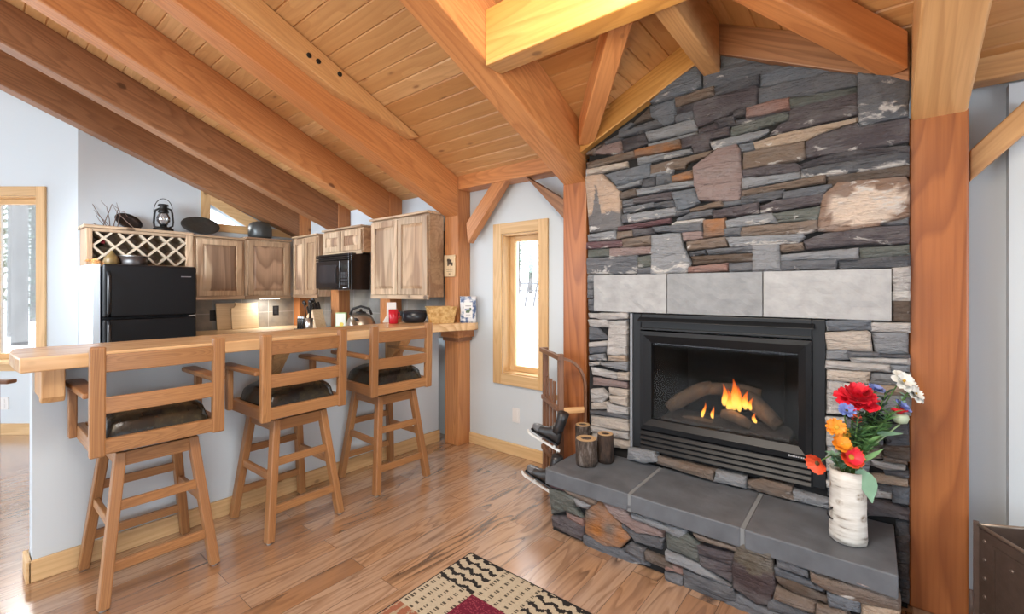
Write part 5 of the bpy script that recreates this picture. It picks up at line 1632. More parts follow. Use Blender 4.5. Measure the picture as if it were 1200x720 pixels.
# twigs
tw = empty('dry_twigs', near(128, 4.3) + Vector((0, 0, rim_z + .004)), 'bunch of bare brown twigs lying at the left end of the wine rack', 'twigs', None, HEAD - R(90))
twig_m = plain('twig_bark', (.16, .11, .09), .8)
tr_ = random.Random(5)
def twig(pts, r):
    tube('twig', pts, [r, r * .8, r * .6, r * .35][:len(pts)], twig_m, tw, 6)
for (x0, x1, x2, x3, z1, z2, z3) in ((.01, -.03, -.09, -.16, .07, .17, .28), (.03, .0, -.05, -.12, .05, .1, .17), (.04, -.02, -.07, -.10, .02, .08, .13), (.02, .02, -.0, -.06, .09, .2, .26),
                                     (-.06, -.1, -.13, -.16, .03, .05, .09), (.05, .1, .17, .2, .17, .15, .10), (-.02, .08, .15, .16, .22, .17, .12), (.26, .18, .12, .08, .08, .14, .20), (.1, .0, -.1, -.2, .004, .01, .02), (.1, .13, .12, .1, .12, .18, .24)):
    y_ = -.03 + .02 * tr_.uniform(-1, 1)
    twig([(x0, y_, 0), (x1, y_ - .01, z1), (x2, y_ - .015, z2), (x3, y_ - .01, z3)], .0042)
# on the refrigerator: pan, gourds and dried flowers
FT = 1.5555
p = near(155, 4.16)
rp_ = empty('roasting_pan', (p.x, p.y, FT), 'dark roasting pan with a steel rim on top of the refrigerator', 'pan', None, HEAD - R(90))
lathe('pan', [(.1, 0), (.115, .03), (.12, .105), (.116, .105), (.10, .01)], plain('pan_brown', (.03, .022, .02), .35), rp_, n=28, sxy=(1.05, .75))
tube('rim', [(.126 * math.cos(a_), .09 * math.sin(a_), .106) for a_ in [2 * math.pi * k / 28 for k in range(29)]], .004, steel, rp_, 6)
p = near(131, 4.05)
gd_ = empty('dried_gourd', (p.x, p.y, FT), 'brown and gold gourd on the refrigerator beside the roasting pan', 'gourd')
lathe('gourd', [(.02, 0), (.055, .02), (.062, .055), (.05, .09), (.028, .115), (.014, .135), (.008, .15)], plain('gourd_skin', (.17, .11, .04), .4, bump=.3, bscale=25, var=.5), gd_, n=20, wob=.12)
p = near(116, 4.0)
df_ = empty('dried_flowers', (p.x, p.y, FT), 'dried orange flowers at the left edge of the refrigerator top', 'dried flowers', None, HEAD - R(90))
om = plain('dried_orange', (.5, .23, .07), .7, var=.4, bscale=60)
tube('stem', [(.05, .0, .005), (.0, -.01, .02), (-.05, -.02, .02)], .004, twig_m, df_, 6)
for k in range(9):
    c_ = Vector((tr_.uniform(-.07, .04), tr_.uniform(-.05, .0), tr_.uniform(.02, .06)))
    bm = bmesh.new()
    for q in range(9):
        a_ = 2 * math.pi * q / 9
        u_, w_ = math.cos(a_), math.sin(a_)
        pts_ = [(0, 0, 0), (u_ * .012 - w_ * .005, w_ * .012 + u_ * .005, .006), (u_ * .026, w_ * .026, .002), (u_ * .012 + w_ * .005, w_ * .012 - u_ * .005, .006)]
        bm.faces.new([bm.verts.new(x_) for x_ in pts_])
    bm_obj('blossom', bm, om, df_, c_, rot=Matrix.Rotation(R(tr_.uniform(20, 100)), 4, 'X') @ Matrix.Rotation(R(tr_.uniform(0, 90)), 4, 'Z'))
# ================================================================== BAR STOOLS
leather = plain('black_leather', (.018, .018, .02), .32, bump=.35, bscale=35, spec=.6)
leather_worn = None
def worn_leather():
    m, nt, p = new_mat('worn_leather')
    tc = nd(nt, 'ShaderNodeTexCoord')
    n = nd(nt, 'ShaderNodeTexNoise', Scale=9.0, Detail=6.0, Roughness=.65)
    nt.links.new(tc.outputs['Object'], n.inputs['Vector'])
    n2 = nd(nt, 'ShaderNodeTexNoise', Scale=60.0, Detail=3.0)
    nt.links.new(tc.outputs['Object'], n2.inputs['Vector'])
    nt.links.new(ramp(nt, n.outputs['Fac'], [(.42, (.009, .009, .010)), (.62, (.032, .027, .017)), (.75, (.075, .06, .028))]), p.inputs['Base Color'])
    p.inputs['Roughness'].default_value = .24
    p.inputs['Specular IOR Level'].default_value = .6
    b = nd(nt, 'ShaderNodeBump', Strength=.25, Distance=.004)
    nt.links.new(n2.outputs['Fac'], b.inputs['Height']); nt.links.new(b.outputs[0], p.inputs['Normal'])
    return m
seat_m = worn_leather()
glide = plain('glide_grey', (.35, .35, .35), .5)
def make_stool():
    t = empty('bar_stool', (0, 0, 0), 'x', 'bar stool', 'swivel stools along the bar')
    # splayed legs: foot (.2, .22) -> top (.125, .135)
    foot, top, zt = (.205, .225), (.135, .145), .632
    for sx in (-1, 1):
        for sy in (-1, 1):
            lg = beam('leg', (sx * foot[0], sy * foot[1], .008), (sx * top[0], sy * top[1], zt), .040, .050, 'oak', t, .005, up=(0, 1, 0))
            g_ = lathe('foot_glide', [(.012, -.0075), (.013, 0.0)], glide, t, (sx * foot[0], sy * foot[1], .0078), 10, False)
            g_.parent = lg
            g_.matrix_basis = lg.matrix_basis.inverted() @ g_.matrix_basis
    at = lambda z: (foot[0] + (top[0] - foot[0]) * z / zt, foot[1] + (top[1] - foot[1]) * z / zt)
    def rail(z, axis, s, h=.042, th=.022, nm='stretcher'):
        a_, b_ = at(z)
        if axis == 'x': beam(nm, (-a_ + .016, s * b_, z), (a_ - .016, s * b_, z), th, h, 'oak', t, .004)
        else: beam(nm, (s * a_, -b_ + .02, z), (s * a_, b_ - .02, z), th, h, 'oak', t, .004)
    for s in (-1, 1):
        rail(.16, 'x', s); rail(.405, 'x', s); rail(.33, 'y', s)
        rail(.60, 'x', s, .062, .022, 'apron'); rail(.60, 'y', s, .062, .022, 'apron')
    box('swivel_plate', -.14, .14, -.15, .15, .634, .652, dark_iron, t, .003)
    # upper part
    hw, yb, yf = .222, -.215, .20
    z0 = .655
    for s in (-1, 1):
        beam('back_post', (s * hw, yb + .0, .648), (s * hw, yb - .012, 1.112), .052, .036, 'oak', t, .007, up=(0, 1, 0))
        box('seat_rail', s * hw - .016, s * hw + .016, yb + .019, yf, z0, z0 + .062, 'oak', t, .004)
        box('arm_post', s * (hw + .028) - .015, s * (hw + .028) + .015, yf - .055, yf - .012, .66, .894, 'oak', t, .005)
        # arm: flat board, slightly waisted
        ar = [(-.030, yb + .02), (.030, yb + .02), (.036, yf - .02), (.036, yf + .055), (.024, yf + .07), (-.024, yf + .07), (-.036, yf + .055), (-.036, yf - .02)]
        poly_prism('armrest', [(s * (hw + .012) + x_, y_) for x_, y_ in ar], .895, .918, W('oak', 'y'), t, .006)
    box('seat_rail', -hw + .017, hw - .017, yb - .012, yb + .018, z0, z0 + .062, 'oak', t, .004)
    box('seat_rail', -hw + .017, hw - .017, yf - .03, yf, z0, z0 + .062, 'oak', t, .004)
    # two slightly curved back slats
    for zc, hh in ((1.04, .075), (.862, .07)):
        pts_ = [(x_, yb - .006 - .012 * (1 - (x_ / hw) ** 2), zc) for x_ in [(-hw + .02) + (2 * hw - .04) * k / 10 for k in range(11)]]
        sweep_rect('back_slat', pts_, hh, .02, (0, 0, 1), W('oak', 'x'), t, .004)
    # cushion: puffed pad
    bm = bmesh.new()
    nx, ny = 16, 16
    g_ = []
    for i in range(nx + 1):
        row = []
        for j in range(ny + 1):
            u, v = 2 * i / nx - 1, 2 * j / ny - 1
            f_ = (1 - abs(u) ** 4.5) * (1 - abs(v) ** 4.5)
            z_ = .69 + .132 * max(0, f_) ** .34
            row.append(bm.verts.new((u * (hw - .018), (yb + yf) / 2 + v * (yf - yb - .036) / 2, z_ + .004 * noise.noise(Vector((u * 3, v * 3, 1))))))
        g_.append(row)
    for i in range(nx):
        for j in range(ny): bm.faces.new((g_[i][j], g_[i + 1][j], g_[i + 1][j + 1], g_[i][j + 1]))
    r = bmesh.ops.extrude_edge_only(bm, edges=[e for e in bm.edges if e.is_boundary])
    for v in r['geom']:
        if isinstance(v, bmesh.types.BMVert): v.co.z = .66
    bm_obj('seat_cushion', bm, seat_m, t, smooth=True)
    return t
def dup(root, loc, rz, label):
    r = root.copy(); col.objects.link(r)
    r.location = loc; r.rotation_euler = (0, 0, rz); r['label'] = label
    for ch in list(root.children):
        c = ch.copy(); col.objects.link(c); c.parent = r
        for g_ in ch.children:
            d = g_.copy(); col.objects.link(d); d.parent = c
    return r
stool = make_stool()
stool.location = (.595, 2.745, 0)
stool['label'] = 'wooden swivel bar stool nearest the left end of the counter, worn cushion'
dup(stool, (1.245, 2.725, 0), R(1.5), 'middle wooden swivel bar stool of the three, dark leather seat')
dup(stool, (1.94, 2.742, 0), R(-2), 'wooden swivel bar stool nearest the orange bar post')
# arm of a dining chair that reaches into the picture at far left
dc = empty('dining_chair', at_f(-18, 340, 2.75) * 1.0 - Vector((0, 0, EYE)), 'dark wooden chair at far left, only an arm in the picture', 'chair', None, HEAD - R(90))
for y in (0.0, -.42):
    box('armrest', -.30, .17, y - .03, y + .03, .775, .80, 'sledwood', dc, .008)
    for x in (.06, -.30):
        box('leg', x - .018, x + .018, y - .018, y + .018, 0, .774 if x > 0 else 1.0, 'sledwood', dc, .004)
box('seat', -.28, .08, -.40, -.02, .42, .45, 'sledwood', dc, .008)
box('backrest', -.316, -.284, -.40, -.02, .62, .98, 'sledwood', dc, .008)
# ================================================================== THINGS BY THE FIRE
def bark():
    m, nt, p = new_mat('log_bark')
    tc = nd(nt, 'ShaderNodeTexCoord')
    mp = nd(nt, 'ShaderNodeMapping'); mp.inputs['Scale'].default_value = (1, 1, .35)
    nt.links.new(tc.outputs['Object'], mp.inputs['Vector'])
    n = nd(nt, 'ShaderNodeTexNoise', Scale=42.0, Detail=6.0, Roughness=.7)
    nt.links.new(mp.outputs[0], n.inputs['Vector'])
    oi = nd(nt, 'ShaderNodeObjectInfo')
    c = ramp(nt, n.outputs['Fac'], [(.35, (.02, .014, .012)), (.52, (.085, .062, .05)), (.68, (.19, .165, .15))])
    nt.links.new(c, p.inputs['Base Color'])
    p.inputs['Roughness'].default_value = .9
    b = nd(nt, 'ShaderNodeBump', Strength=1.0, Distance=.012)
    nt.links.new(n.outputs['Fac'], b.inputs['Height']); nt.links.new(b.outputs[0], p.inputs['Normal'])
    return m
bark_m = bark()
bark_dark = bark_mat('dark_bark', (.012, .008, .007), (.075, .045, .032), 16)
def endgrain(name):
    m, nt, p = new_mat(name)
    tc = nd(nt, 'ShaderNodeTexCoord')
    w = nd(nt, 'ShaderNodeTexWave', wave_type='RINGS', rings_direction='Z', Scale=38.0, Distortion=1.5)
    w.inputs['Detail'].default_value = 2.0
    nt.links.new(tc.outputs['Object'], w.inputs['Vector'])
    nt.links.new(ramp(nt, w.outputs['Fac'], [(0, (.40, .25, .12)), (1, (.56, .39, .22))]), p.inputs['Base Color'])
    p.inputs['Roughness'].default_value = .6
    return m
endg = endgrain('log_end')
wax = plain('candle_wax', (.20, .075, .025), .45)
def log_holder(label, pos, r, h, mat):
    o = empty('log_candle_holder', pos, label, 'candle holder', 'log candle holders on the hearth')
    k = .5
    lathe('bark', [(r * .97, 0), (r * 1.02, h * .15), (r, h * .5), (r * .99, h * .85), (r * .965, h - .003)], mat, o, (0, 0, 0), 40, True, wob=.07, cap=True)
    lathe('cut_top', [(r * .93, h - .0028), (r * .93, h), (r * k, h + .0005), (r * k, h - .02)], endg, o, (0, 0, 0), 40, False, cap=False)
    lathe('candle', [(r * k * .97, h - .018), (r * k * .95, h - .009), (.004, h - .008)], wax, o, (0, 0, 0), 24, True, cap=False)
    tube('wick', [(0, 0, h - .009), (.001, 0, h + .004)], .0012, black_plastic, o, 6)
    return o
HTZ = HT + .0035
def hearth_pt(px, py): 
    v = on_z(px, py, HT); v.z = HTZ; return v
log_holder('front bark-covered log candle holder with pale cut top, near the hearth edge', hearth_pt(687, 544.5), .061, .148, bark_m)
log_holder('tall dark bark log candle holder, right of the other two', hearth_pt(709.5, 541.5), .046, .163, bark_dark)
log_holder('rear bark-covered log candle holder, partly behind the front one', hearth_pt(683, 527), .047, .155, bark_m)

# ---- birch bark vase
def birch():
    m, nt, p = new_mat('birch_bark')
    tc = nd(nt, 'ShaderNodeTexCoord')
    mp = nd(nt, 'ShaderNodeMapping'); mp.inputs['Scale'].default_value = (7, 7, 42)
    nt.links.new(tc.outputs['Object'], mp.inputs['Vector'])
    n = nd(nt, 'ShaderNodeTexNoise', Scale=1.0, Detail=5.0, Roughness=.6); nt.links.new(mp.outputs[0], n.inputs['Vector'])
    n2 = nd(nt, 'ShaderNodeTexNoise', Scale=60.0, Detail=4.0); nt.links.new(tc.outputs['Object'], n2.inputs['Vector'])
    vo = nd(nt, 'ShaderNodeTexVoronoi', Scale=1.0)
    mp2 = nd(nt, 'ShaderNodeMapping'); mp2.inputs['Scale'].default_value = (12, 12, 14); nt.links.new(tc.outputs['Object'], mp2.inputs['Vector'])
    nt.links.new(mp2.outputs[0], vo.inputs['Vector'])
    c = ramp(nt, n.outputs['Fac'], [(.34, (.22, .19, .16)), (.42, (.56, .54, .50)), (.6, (.70, .69, .66))])
    spot = math_n(nt, 'MULTIPLY', ramp(nt, vo.outputs['Distance'], [(.14, (1, 1, 1)), (.26, (0, 0, 0))]), ramp(nt, n2.outputs['Fac'], [(.4, (0.3, 0.3, 0.3)), (.6, (1, 1, 1))]))
    c = mixc(nt, c, (.16, .095, .035), spot)
    nt.links.new(c, p.inputs['Base Color']); p.inputs['Roughness'].default_value = .6
    b = nd(nt, 'ShaderNodeBump', Strength=.5, Distance=.006); nt.links.new(n.outputs['Fac'], b.inputs['Height']); nt.links.new(b.outputs[0], p.inputs['Normal'])
    return m
VP = hearth_pt(993.5, 633)
vz = empty('birch_vase', VP, 'white birch-bark vase holding flowers on the right hearth slab', 'vase')
lathe('bark_body', [(.060, 0), (.063, .02), (.061, .12), (.060, .22), (.061, .282), (.056, .283), (.053, .26), (.052, .03)], birch(), vz, (0, 0, 0), 40, True, wob=.06)
rtv = Vector((SH, -CH, 0))
for s in (-1, 1):
    c_ = rtv * (s * .058)
    tube('ear', [c_ + Vector((0, 0, .128)), c_ + rtv * (s * .018) + Vector((0, 0, .118)), c_ + rtv * (s * .022) + Vector((0, 0, .10)), c_ + rtv * (s * .012) + Vector((0, 0, .085)), c_ + Vector((0, 0, .08))], .004, black_plastic, vz, 8)

# ---- flowers, each stem a thing
VF = (VP.x * CH + VP.y * SH)         # distance of the vase along the view
stem_m = plain('stem_green', (.10, .20, .05), .6)
leaf_m = plain('leaf_green', (.11, .25, .085), .55, var=.4, bscale=30)
leaf_b = plain('leaf_bluegreen', (.20, .36, .25), .6, var=.25, bscale=30)
sprig_m = plain('sprig_dark', (.03, .065, .045), .6, var=.4, bscale=60)
mouth = VP + Vector((0, 0, .272))
def frame_dir(p, n):
    n = Vector(n).normalized()
    u = Vector((0, 0, 1)).cross(n)
    if u.length < .1: u = Vector((1, 0, 0)).cross(n)
    u.normalize(); v = n.cross(u)
    return Matrix(((u.x, v.x, n.x, p[0]), (u.y, v.y, n.y, p[1]), (u.z, v.z, n.z, p[2]), (0, 0, 0, 1)))
TOCAM = Vector((-CH, -SH, 0)); RGT = Vector((SH, -CH, 0)); UP = Vector((0, 0, 1))
fr_rnd = random.Random(11)
def petal_ring(bm, n, r, w, lift, curl, z0, jit=.15, ruffle=0.0, start=.12):
    for k in range(n):
        a = 2 * math.pi * k / n + fr_rnd.uniform(-jit, jit)
        ca, sa = math.cos(a), math.sin(a)
        rows = []
        for i in range(6):
            t = start + (1 - start) * i / 5
            wd = w * math.sin(min(1, t * 1.05) ** .75 * math.pi * .83) + .0008
            row = []
            for j in (-1, -.5, 0, .5, 1):
                rr = r * t
                zz = z0 + lift * t + curl * t * t + (abs(j) ** 2) * wd * .35 + ruffle * math.sin(j * 5 + k * 2 + i) * t
                row.append(bm.verts.new((ca * rr - sa * wd * j, sa * rr + ca * wd * j, zz)))
            rows.append(row)
        for a_, b_ in zip(rows, rows[1:]):
            for j in range(4): bm.faces.new((a_[j], a_[j + 1], b_[j + 1], b_[j]))
def flower(name, label, px, py, dF, normal, rings_, cols, center, ccol, stem=True, bend=.03):
    p = at_f(px, py, VF + dF)
    n = (RGT * normal[0] + UP * normal[1] + TOCAM * normal[2]).normalized()
    foot = mouth + RGT * fr_rnd.uniform(-.03, .03) + TOCAM * fr_rnd.uniform(-.02, .02) - UP * .09
    o = empty(name, foot, label, 'flower', None)
    if stem:
        e = p - n * .006
        mid = mouth.lerp(e, .5) + UP * bend
        m2 = mouth + (foot - mouth) * .1 + (e - mouth) * .12
        pts_ = [foot, m2, mid, e - n * .03, e]
        tube('stem', [q - foot for q in pts_], .0028, stem_m, o, 6)
    fr = frame_dir(p - foot, n)
    for i, (rg, c) in enumerate(zip(rings_, cols)):
        bm = bmesh.new()
        petal_ring(bm, *rg)
        po = bm_obj('petals', bm, c, o, smooth=True)
        po.matrix_basis = fr
    if center:
        lathe('flower_center', [(center, -.002), (center, .004), (center * .6, .009), (.001, .010)], ccol, o, (0, 0, 0), 14, True).matrix_basis = fr
    return o
red = plain('petal_red', (.75, .02, .045), .5, var=.3, bscale=40)
redd = plain('petal_crimson', (.58, .012, .03), .5, var=.3, bscale=40)
orr = plain('petal_redorange', (.78, .09, .03), .5, var=.3, bscale=40)
org = plain('petal_orange', (.85, .29, .02), .5, var=.25, bscale=40)
yel = plain('petal_yellow', (.80, .50, .06), .5, var=.25, bscale=40)
blu = plain('petal_blue', (.20, .27, .62), .5, var=.3, bscale=60)
wht = plain('petal_white', (.78, .79, .76), .5, var=.1, bscale=40)
ctr_y = plain('center_yellow', (.55, .33, .03), .7)
ctr_d = plain('center_dark', (.09, .06, .02), .7)
flower('red_peony', 'big ruffled red flower at the top of the vase bouquet', 1004, 468, .0, (-.1, .9, .35),
       [(9, .078, .030, .006, .0, -.012, .2, .004), (8, .064, .026, .02, .004, -.004, .2, .005), (7, .046, .022, .035, .008, .002, .2, .005), (6, .028, .016, .045, .01, .006, .2, .004)], [red, red, redd, red], 0, None)
flower('red_poppy', 'open red-orange poppy with yellow middle over the vase rim', 996.5, 536, -.05, (-.1, .45, .9),
       [(8, .043, .020, .012, .008, -.004, .1, .003), (7, .032, .016, .02, .006, 0, .1, .003)], [orr, red], .014, ctr_y, bend=.01)
flower('orange_poppy', 'orange-red poppy leaning far left beside the black fire frame', 958, 543, -.02, (-.85, -.25, .35),
       [(6, .040, .024, .010, .006, -.004, .1, .003)], [orr], .008, ctr_d, bend=.05)
flower('orange_marigold', 'upper orange marigold on the left of the bouquet', 980, 501, -.03, (-.35, .4, .85),
       [(12, .036, .009, .004, .0, -.006, .1, .002), (11, .028, .008, .012, .0, -.002, .1, .002)], [org, org], .010, ctr_y)
flower('yellow_orange_flower', 'pale yellow-orange flower just below the upper marigold', 990, 507, -.01, (.1, .5, .8),
       [(9, .026, .009, .004, .0, -.006, .1, .002)], [yel], .008, ctr_y)
flower('golden_marigold', 'golden orange flower directly above the red poppy', 986, 521, -.045, (-.2, .6, .75),
       [(8, .034, .014, .008, .004, -.004, .15, .003), (7, .025, .012, .018, .004, 0, .15, .003)], [org, org], .008, ctr_y)
flower('blue_cornflower', 'blue cornflower left under the big red flower', 992, 482, -.03, (-.3, .6, .7), [(12, .030, .007, .012, .0, 0, .2, .003), (9, .018, .005, .02, 0, 0, .2, .002)], [blu, blu], .006, ctr_d)
flower('blue_cornflower', 'blue cornflower behind the big red flower, at its right shoulder', 1026, 458, .05, (.1, .9, .4), [(12, .030, .007, .012, .0, 0, .2, .003), (9, .018, .005, .02, 0, 0, .2, .002)], [blu, blu], .006, ctr_d)
flower('blue_cornflower', 'blue cornflower just above the red and green bud', 1056, 478, .0, (.4, .7, .5), [(12, .032, .007, .012, .0, 0, .2, .003), (9, .018, .005, .02, 0, 0, .2, .002)], [blu, blu], .006, ctr_d)
flower('white_flower', 'upper white flower at the top right of the bouquet', 1059, 447, .03, (.1, .62, .75), [(9, .050, .019, .006, -.004, -.002, .2, .003), (8, .032, .012, .014, .002, -.002, .2, .003)], [wht, wht], .005, ctr_y)
flower('white_flower', 'lower white flower in front of the orange post', 1072, 462, .02, (.35, .55, .75), [(9, .042, .017, .006, -.004, -.002, .2, .003), (8, .028, .011, .014, .002, -.002, .2, .003)], [wht, wht], .005, ctr_y)
flower('small_orange_flower', 'small red-orange flower half hidden left of the leaves', 1003, 491, -.01, (-.2, .4, .8), [(6, .018, .011, .006, .004, -.002, .1, .002)], [orr], .005, ctr_d)
# bud: green cup with red petals bursting out
bo = empty('poppy_bud', mouth - UP * .08, 'green bud opening into red petals at the right of the bouquet', 'flower')
bp = at_f(1055.5, 490, VF - .02) - bo.location
tube('stem', [Vector((0, 0, 0)), Vector((.005, -.005, .08)), bp * .5 + Vector((0, 0, .04)), bp - UP * .022], .003, plain('stem_pale', (.3, .42, .22), .6), bo, 6)
lathe('bud_cup', [(.004, -.024), (.02, -.018), (.027, -.002), (.024, .012), (.016, .018)], plain('bud_green', (.42, .50, .36), .55), bo, (0, 0, 0), 20).matrix_basis = Matrix.Translation(bp)
bm = bmesh.new(); petal_ring(bm, 7, .026, .013, .03, -.012, .008, .1, .002)
bm_obj('petals', bm, red, bo, smooth=True).matrix_basis = Matrix.Translation(bp - RGT * .006 + UP * .004)
# foliage sprigs
def leaf(bm, base, tip, w, sag=.0, side=None):
    base, tip = Vector(base), Vector(tip)
    d = tip - base
    s = (side if side is not None else d.cross(UP + TOCAM * .4)).normalized()
    rows = []
    for i in range(7):
        t = i / 6
        c = base + d * t - UP * (sag * t * t)
        wd = w * math.sin(math.pi * min(.98, t ** .8 + .02))
        rows.append([bm.verts.new(c + s * (wd * j) + UP * (abs(j) * wd * .3)) for j in (-1, 0, 1)])
    for a_, b_ in zip(rows, rows[1:]):
        for j in range(2): bm.faces.new((a_[j], a_[j + 1], b_[j + 1], b_[j]))
def sprig(label, px, py, dF, nl, ln, w, mat, thin=False):
    tip = at_f(px, py, VF + dF)
    foot = mouth - UP * .09 + RGT * fr_rnd.uniform(-.025, .025)
    o = empty('leaf_sprig', foot, label, 'foliage', 'green sprigs in the birch vase')
    e = tip - foot
    pts_ = [Vector((0, 0, 0)), UP * .09 + e * .02, e * .55 + UP * .035, e]
    tube('stem', pts_, .0024, stem_m, o, 6)
    bm = bmesh.new()
    def along(t):
        t = t * 2
        if t < 1: return pts_[1].lerp(pts_[2], t)
        return pts_[2].lerp(pts_[3], t - 1)
    for k in range(nl):
        t = .12 + .88 * k / nl
        b_ = along(t)
        a_ = k * 2.4
        dirv = (RGT * math.cos(a_) + TOCAM * math.sin(a_) * .8 + UP * fr_rnd.uniform(.3, 1.0)).normalized()
        leaf(bm, b_, b_ + dirv * ln * fr_rnd.uniform(.7, 1.15), w, sag=.008)
    bm_obj('leaves', bm, mat, o, smooth=True)
    return o
sprig('feathery dark green sprig rising behind the big red flower', 1018, 482, .03, 60, .05, .0055, leaf_m)
sprig('feathery green sprig in the middle of the bouquet', 1012, 503, -.03, 64, .055, .006, leaf_m)
sprig('grey-green thistle-like sprig below the red flower', 1006, 486, -.045, 56, .034, .0045, sprig_m)
sprig('tall dark sprig between the red flower and the white flower', 1040, 459, .02, 56, .04, .0045, sprig_m)
sprig('thin green sprig reaching right toward the bud', 1044, 484, -.02, 60, .055, .0055, leaf_m)
sprig('low green sprig in front, right of the red poppy', 1018, 518, -.05, 56, .06, .006, leaf_m)
sprig('green sprig near the white flowers at far right', 1066, 458, .01, 36, .032, .006, leaf_b)
sprig('green sprig with long narrow leaves in the heart of the bouquet', 1022, 497, .0, 70, .06, .007, leaf_m)
sprig('green sprig left of centre, above the yellow-orange flower', 1000, 505, .01, 56, .05, .006, leaf_m)
sprig('dark green sprig under the red and green bud', 1038, 500, .02, 60, .055, .0065, leaf_m)
sprig('grey-green sprig between the blue flower and the bud', 1034, 472, .0, 60, .04, .005, sprig_m)
sprig('small leafy sprig at the left, above the leaning orange poppy', 977, 533, -.02, 26, .035, .009, leaf_b)
# broad pale leaves
def broad(label, px0, py0, px1, py1, w, mat, dF=-.03, sag=.02):
    b0, b1 = at_f(px0, py0, VF + dF), at_f(px1, py1, VF + dF - .02)
    foot = mouth - UP * .05
    o = empty('broad_leaf', foot, label, 'leaf')
    tube('stem', [Vector((0, 0, 0)), mouth - foot + UP * .01, b0 - foot], .0025, stem_m, o, 6)
    bm = bmesh.new()
    leaf(bm, b0 - foot, b1 - foot, w, sag, side=(RGT * .75 + TOCAM * .65))
    bm_obj('blade', bm, mat, o, smooth=True)
broad('pale green leaf hanging down over the right side of the vase', 1010, 550, 1022, 590, .034, leaf_b, -.06, .0)
broad('lobed pale green leaf reaching right below the bud', 1032, 512, 1058, 508, .03, leaf_b, -.02, .0)
broad('long green leaf slanting right over the vase rim', 1006, 545, 1036, 526, .014, leaf_m, -.05, .0)

# ================================================================== SLED AND SKATES
sw = 'sledwood'
r2 = Vector((2.40, 1.535, 0)); r1 = Vector((2.615, 1.80, 0))
acr = (r1 - r2).normalized()
out = Vector((acr.y, -acr.x, 0))
if out.dot(Vector((.7, -.6, 0))) < 0: out = -out
SLH = .945
slo = empty('wooden_sled', (r1 + r2) / 2, 'old wooden sled with curved runners standing on end by the fireplace post', 'sled')
L0 = slo.location.copy()
for rp, nm in ((r2, 'a'), (r1, 'b')):
    p = rp - L0
    beam('seat_rail', p + UP * .02, p + UP * SLH, .03, .036, sw, slo, .004, up=tuple(out))
    # runner: bends over at the top in a quarter circle and runs down parallel to the rail
    Rr = .165
    rpts = [p + UP * (SLH - .035)]
    for k in range(9):
        a_ = math.pi / 2 * k / 8
        rpts.append(p + out * (Rr * math.sin(a_)) + UP * (SLH - .03 - Rr * (1 - math.cos(a_)) * 1.15))
    lowz = .02 if nm == 'b' else HT + .10
    rpts.append(p + out * Rr + UP * lowz)
    sweep_rect('runner', rpts, .024, .016, tuple(acr), W(sw, 'z') if False else W('fir_pale', 'z') if False else W(sw, 'z'), slo, .003)
    for z in (.585, .25):
        if nm == 'a' and z < .4: continue
        beam('strut', p + UP * z + out * .016, p + UP * z + out * (Rr - .009), .02, .035, 'fir_pale', slo, .003)
for z in (.925, .60, .25):
    ext = .045 if z > .9 else .0
    beam('cross_bar', r2 - L0 + UP * z - acr * ext - out * .02, r1 - L0 + UP * z + acr * ext - out * .02, .024, .03, sw, slo, .004)
for k in range(3):
    p = r2.lerp(r1, .27 + .23 * k) - L0 - out * .012
    beam('seat_slat', p + UP * .10, p + UP * .755, .034, .014, sw, slo, .003, up=tuple(out))
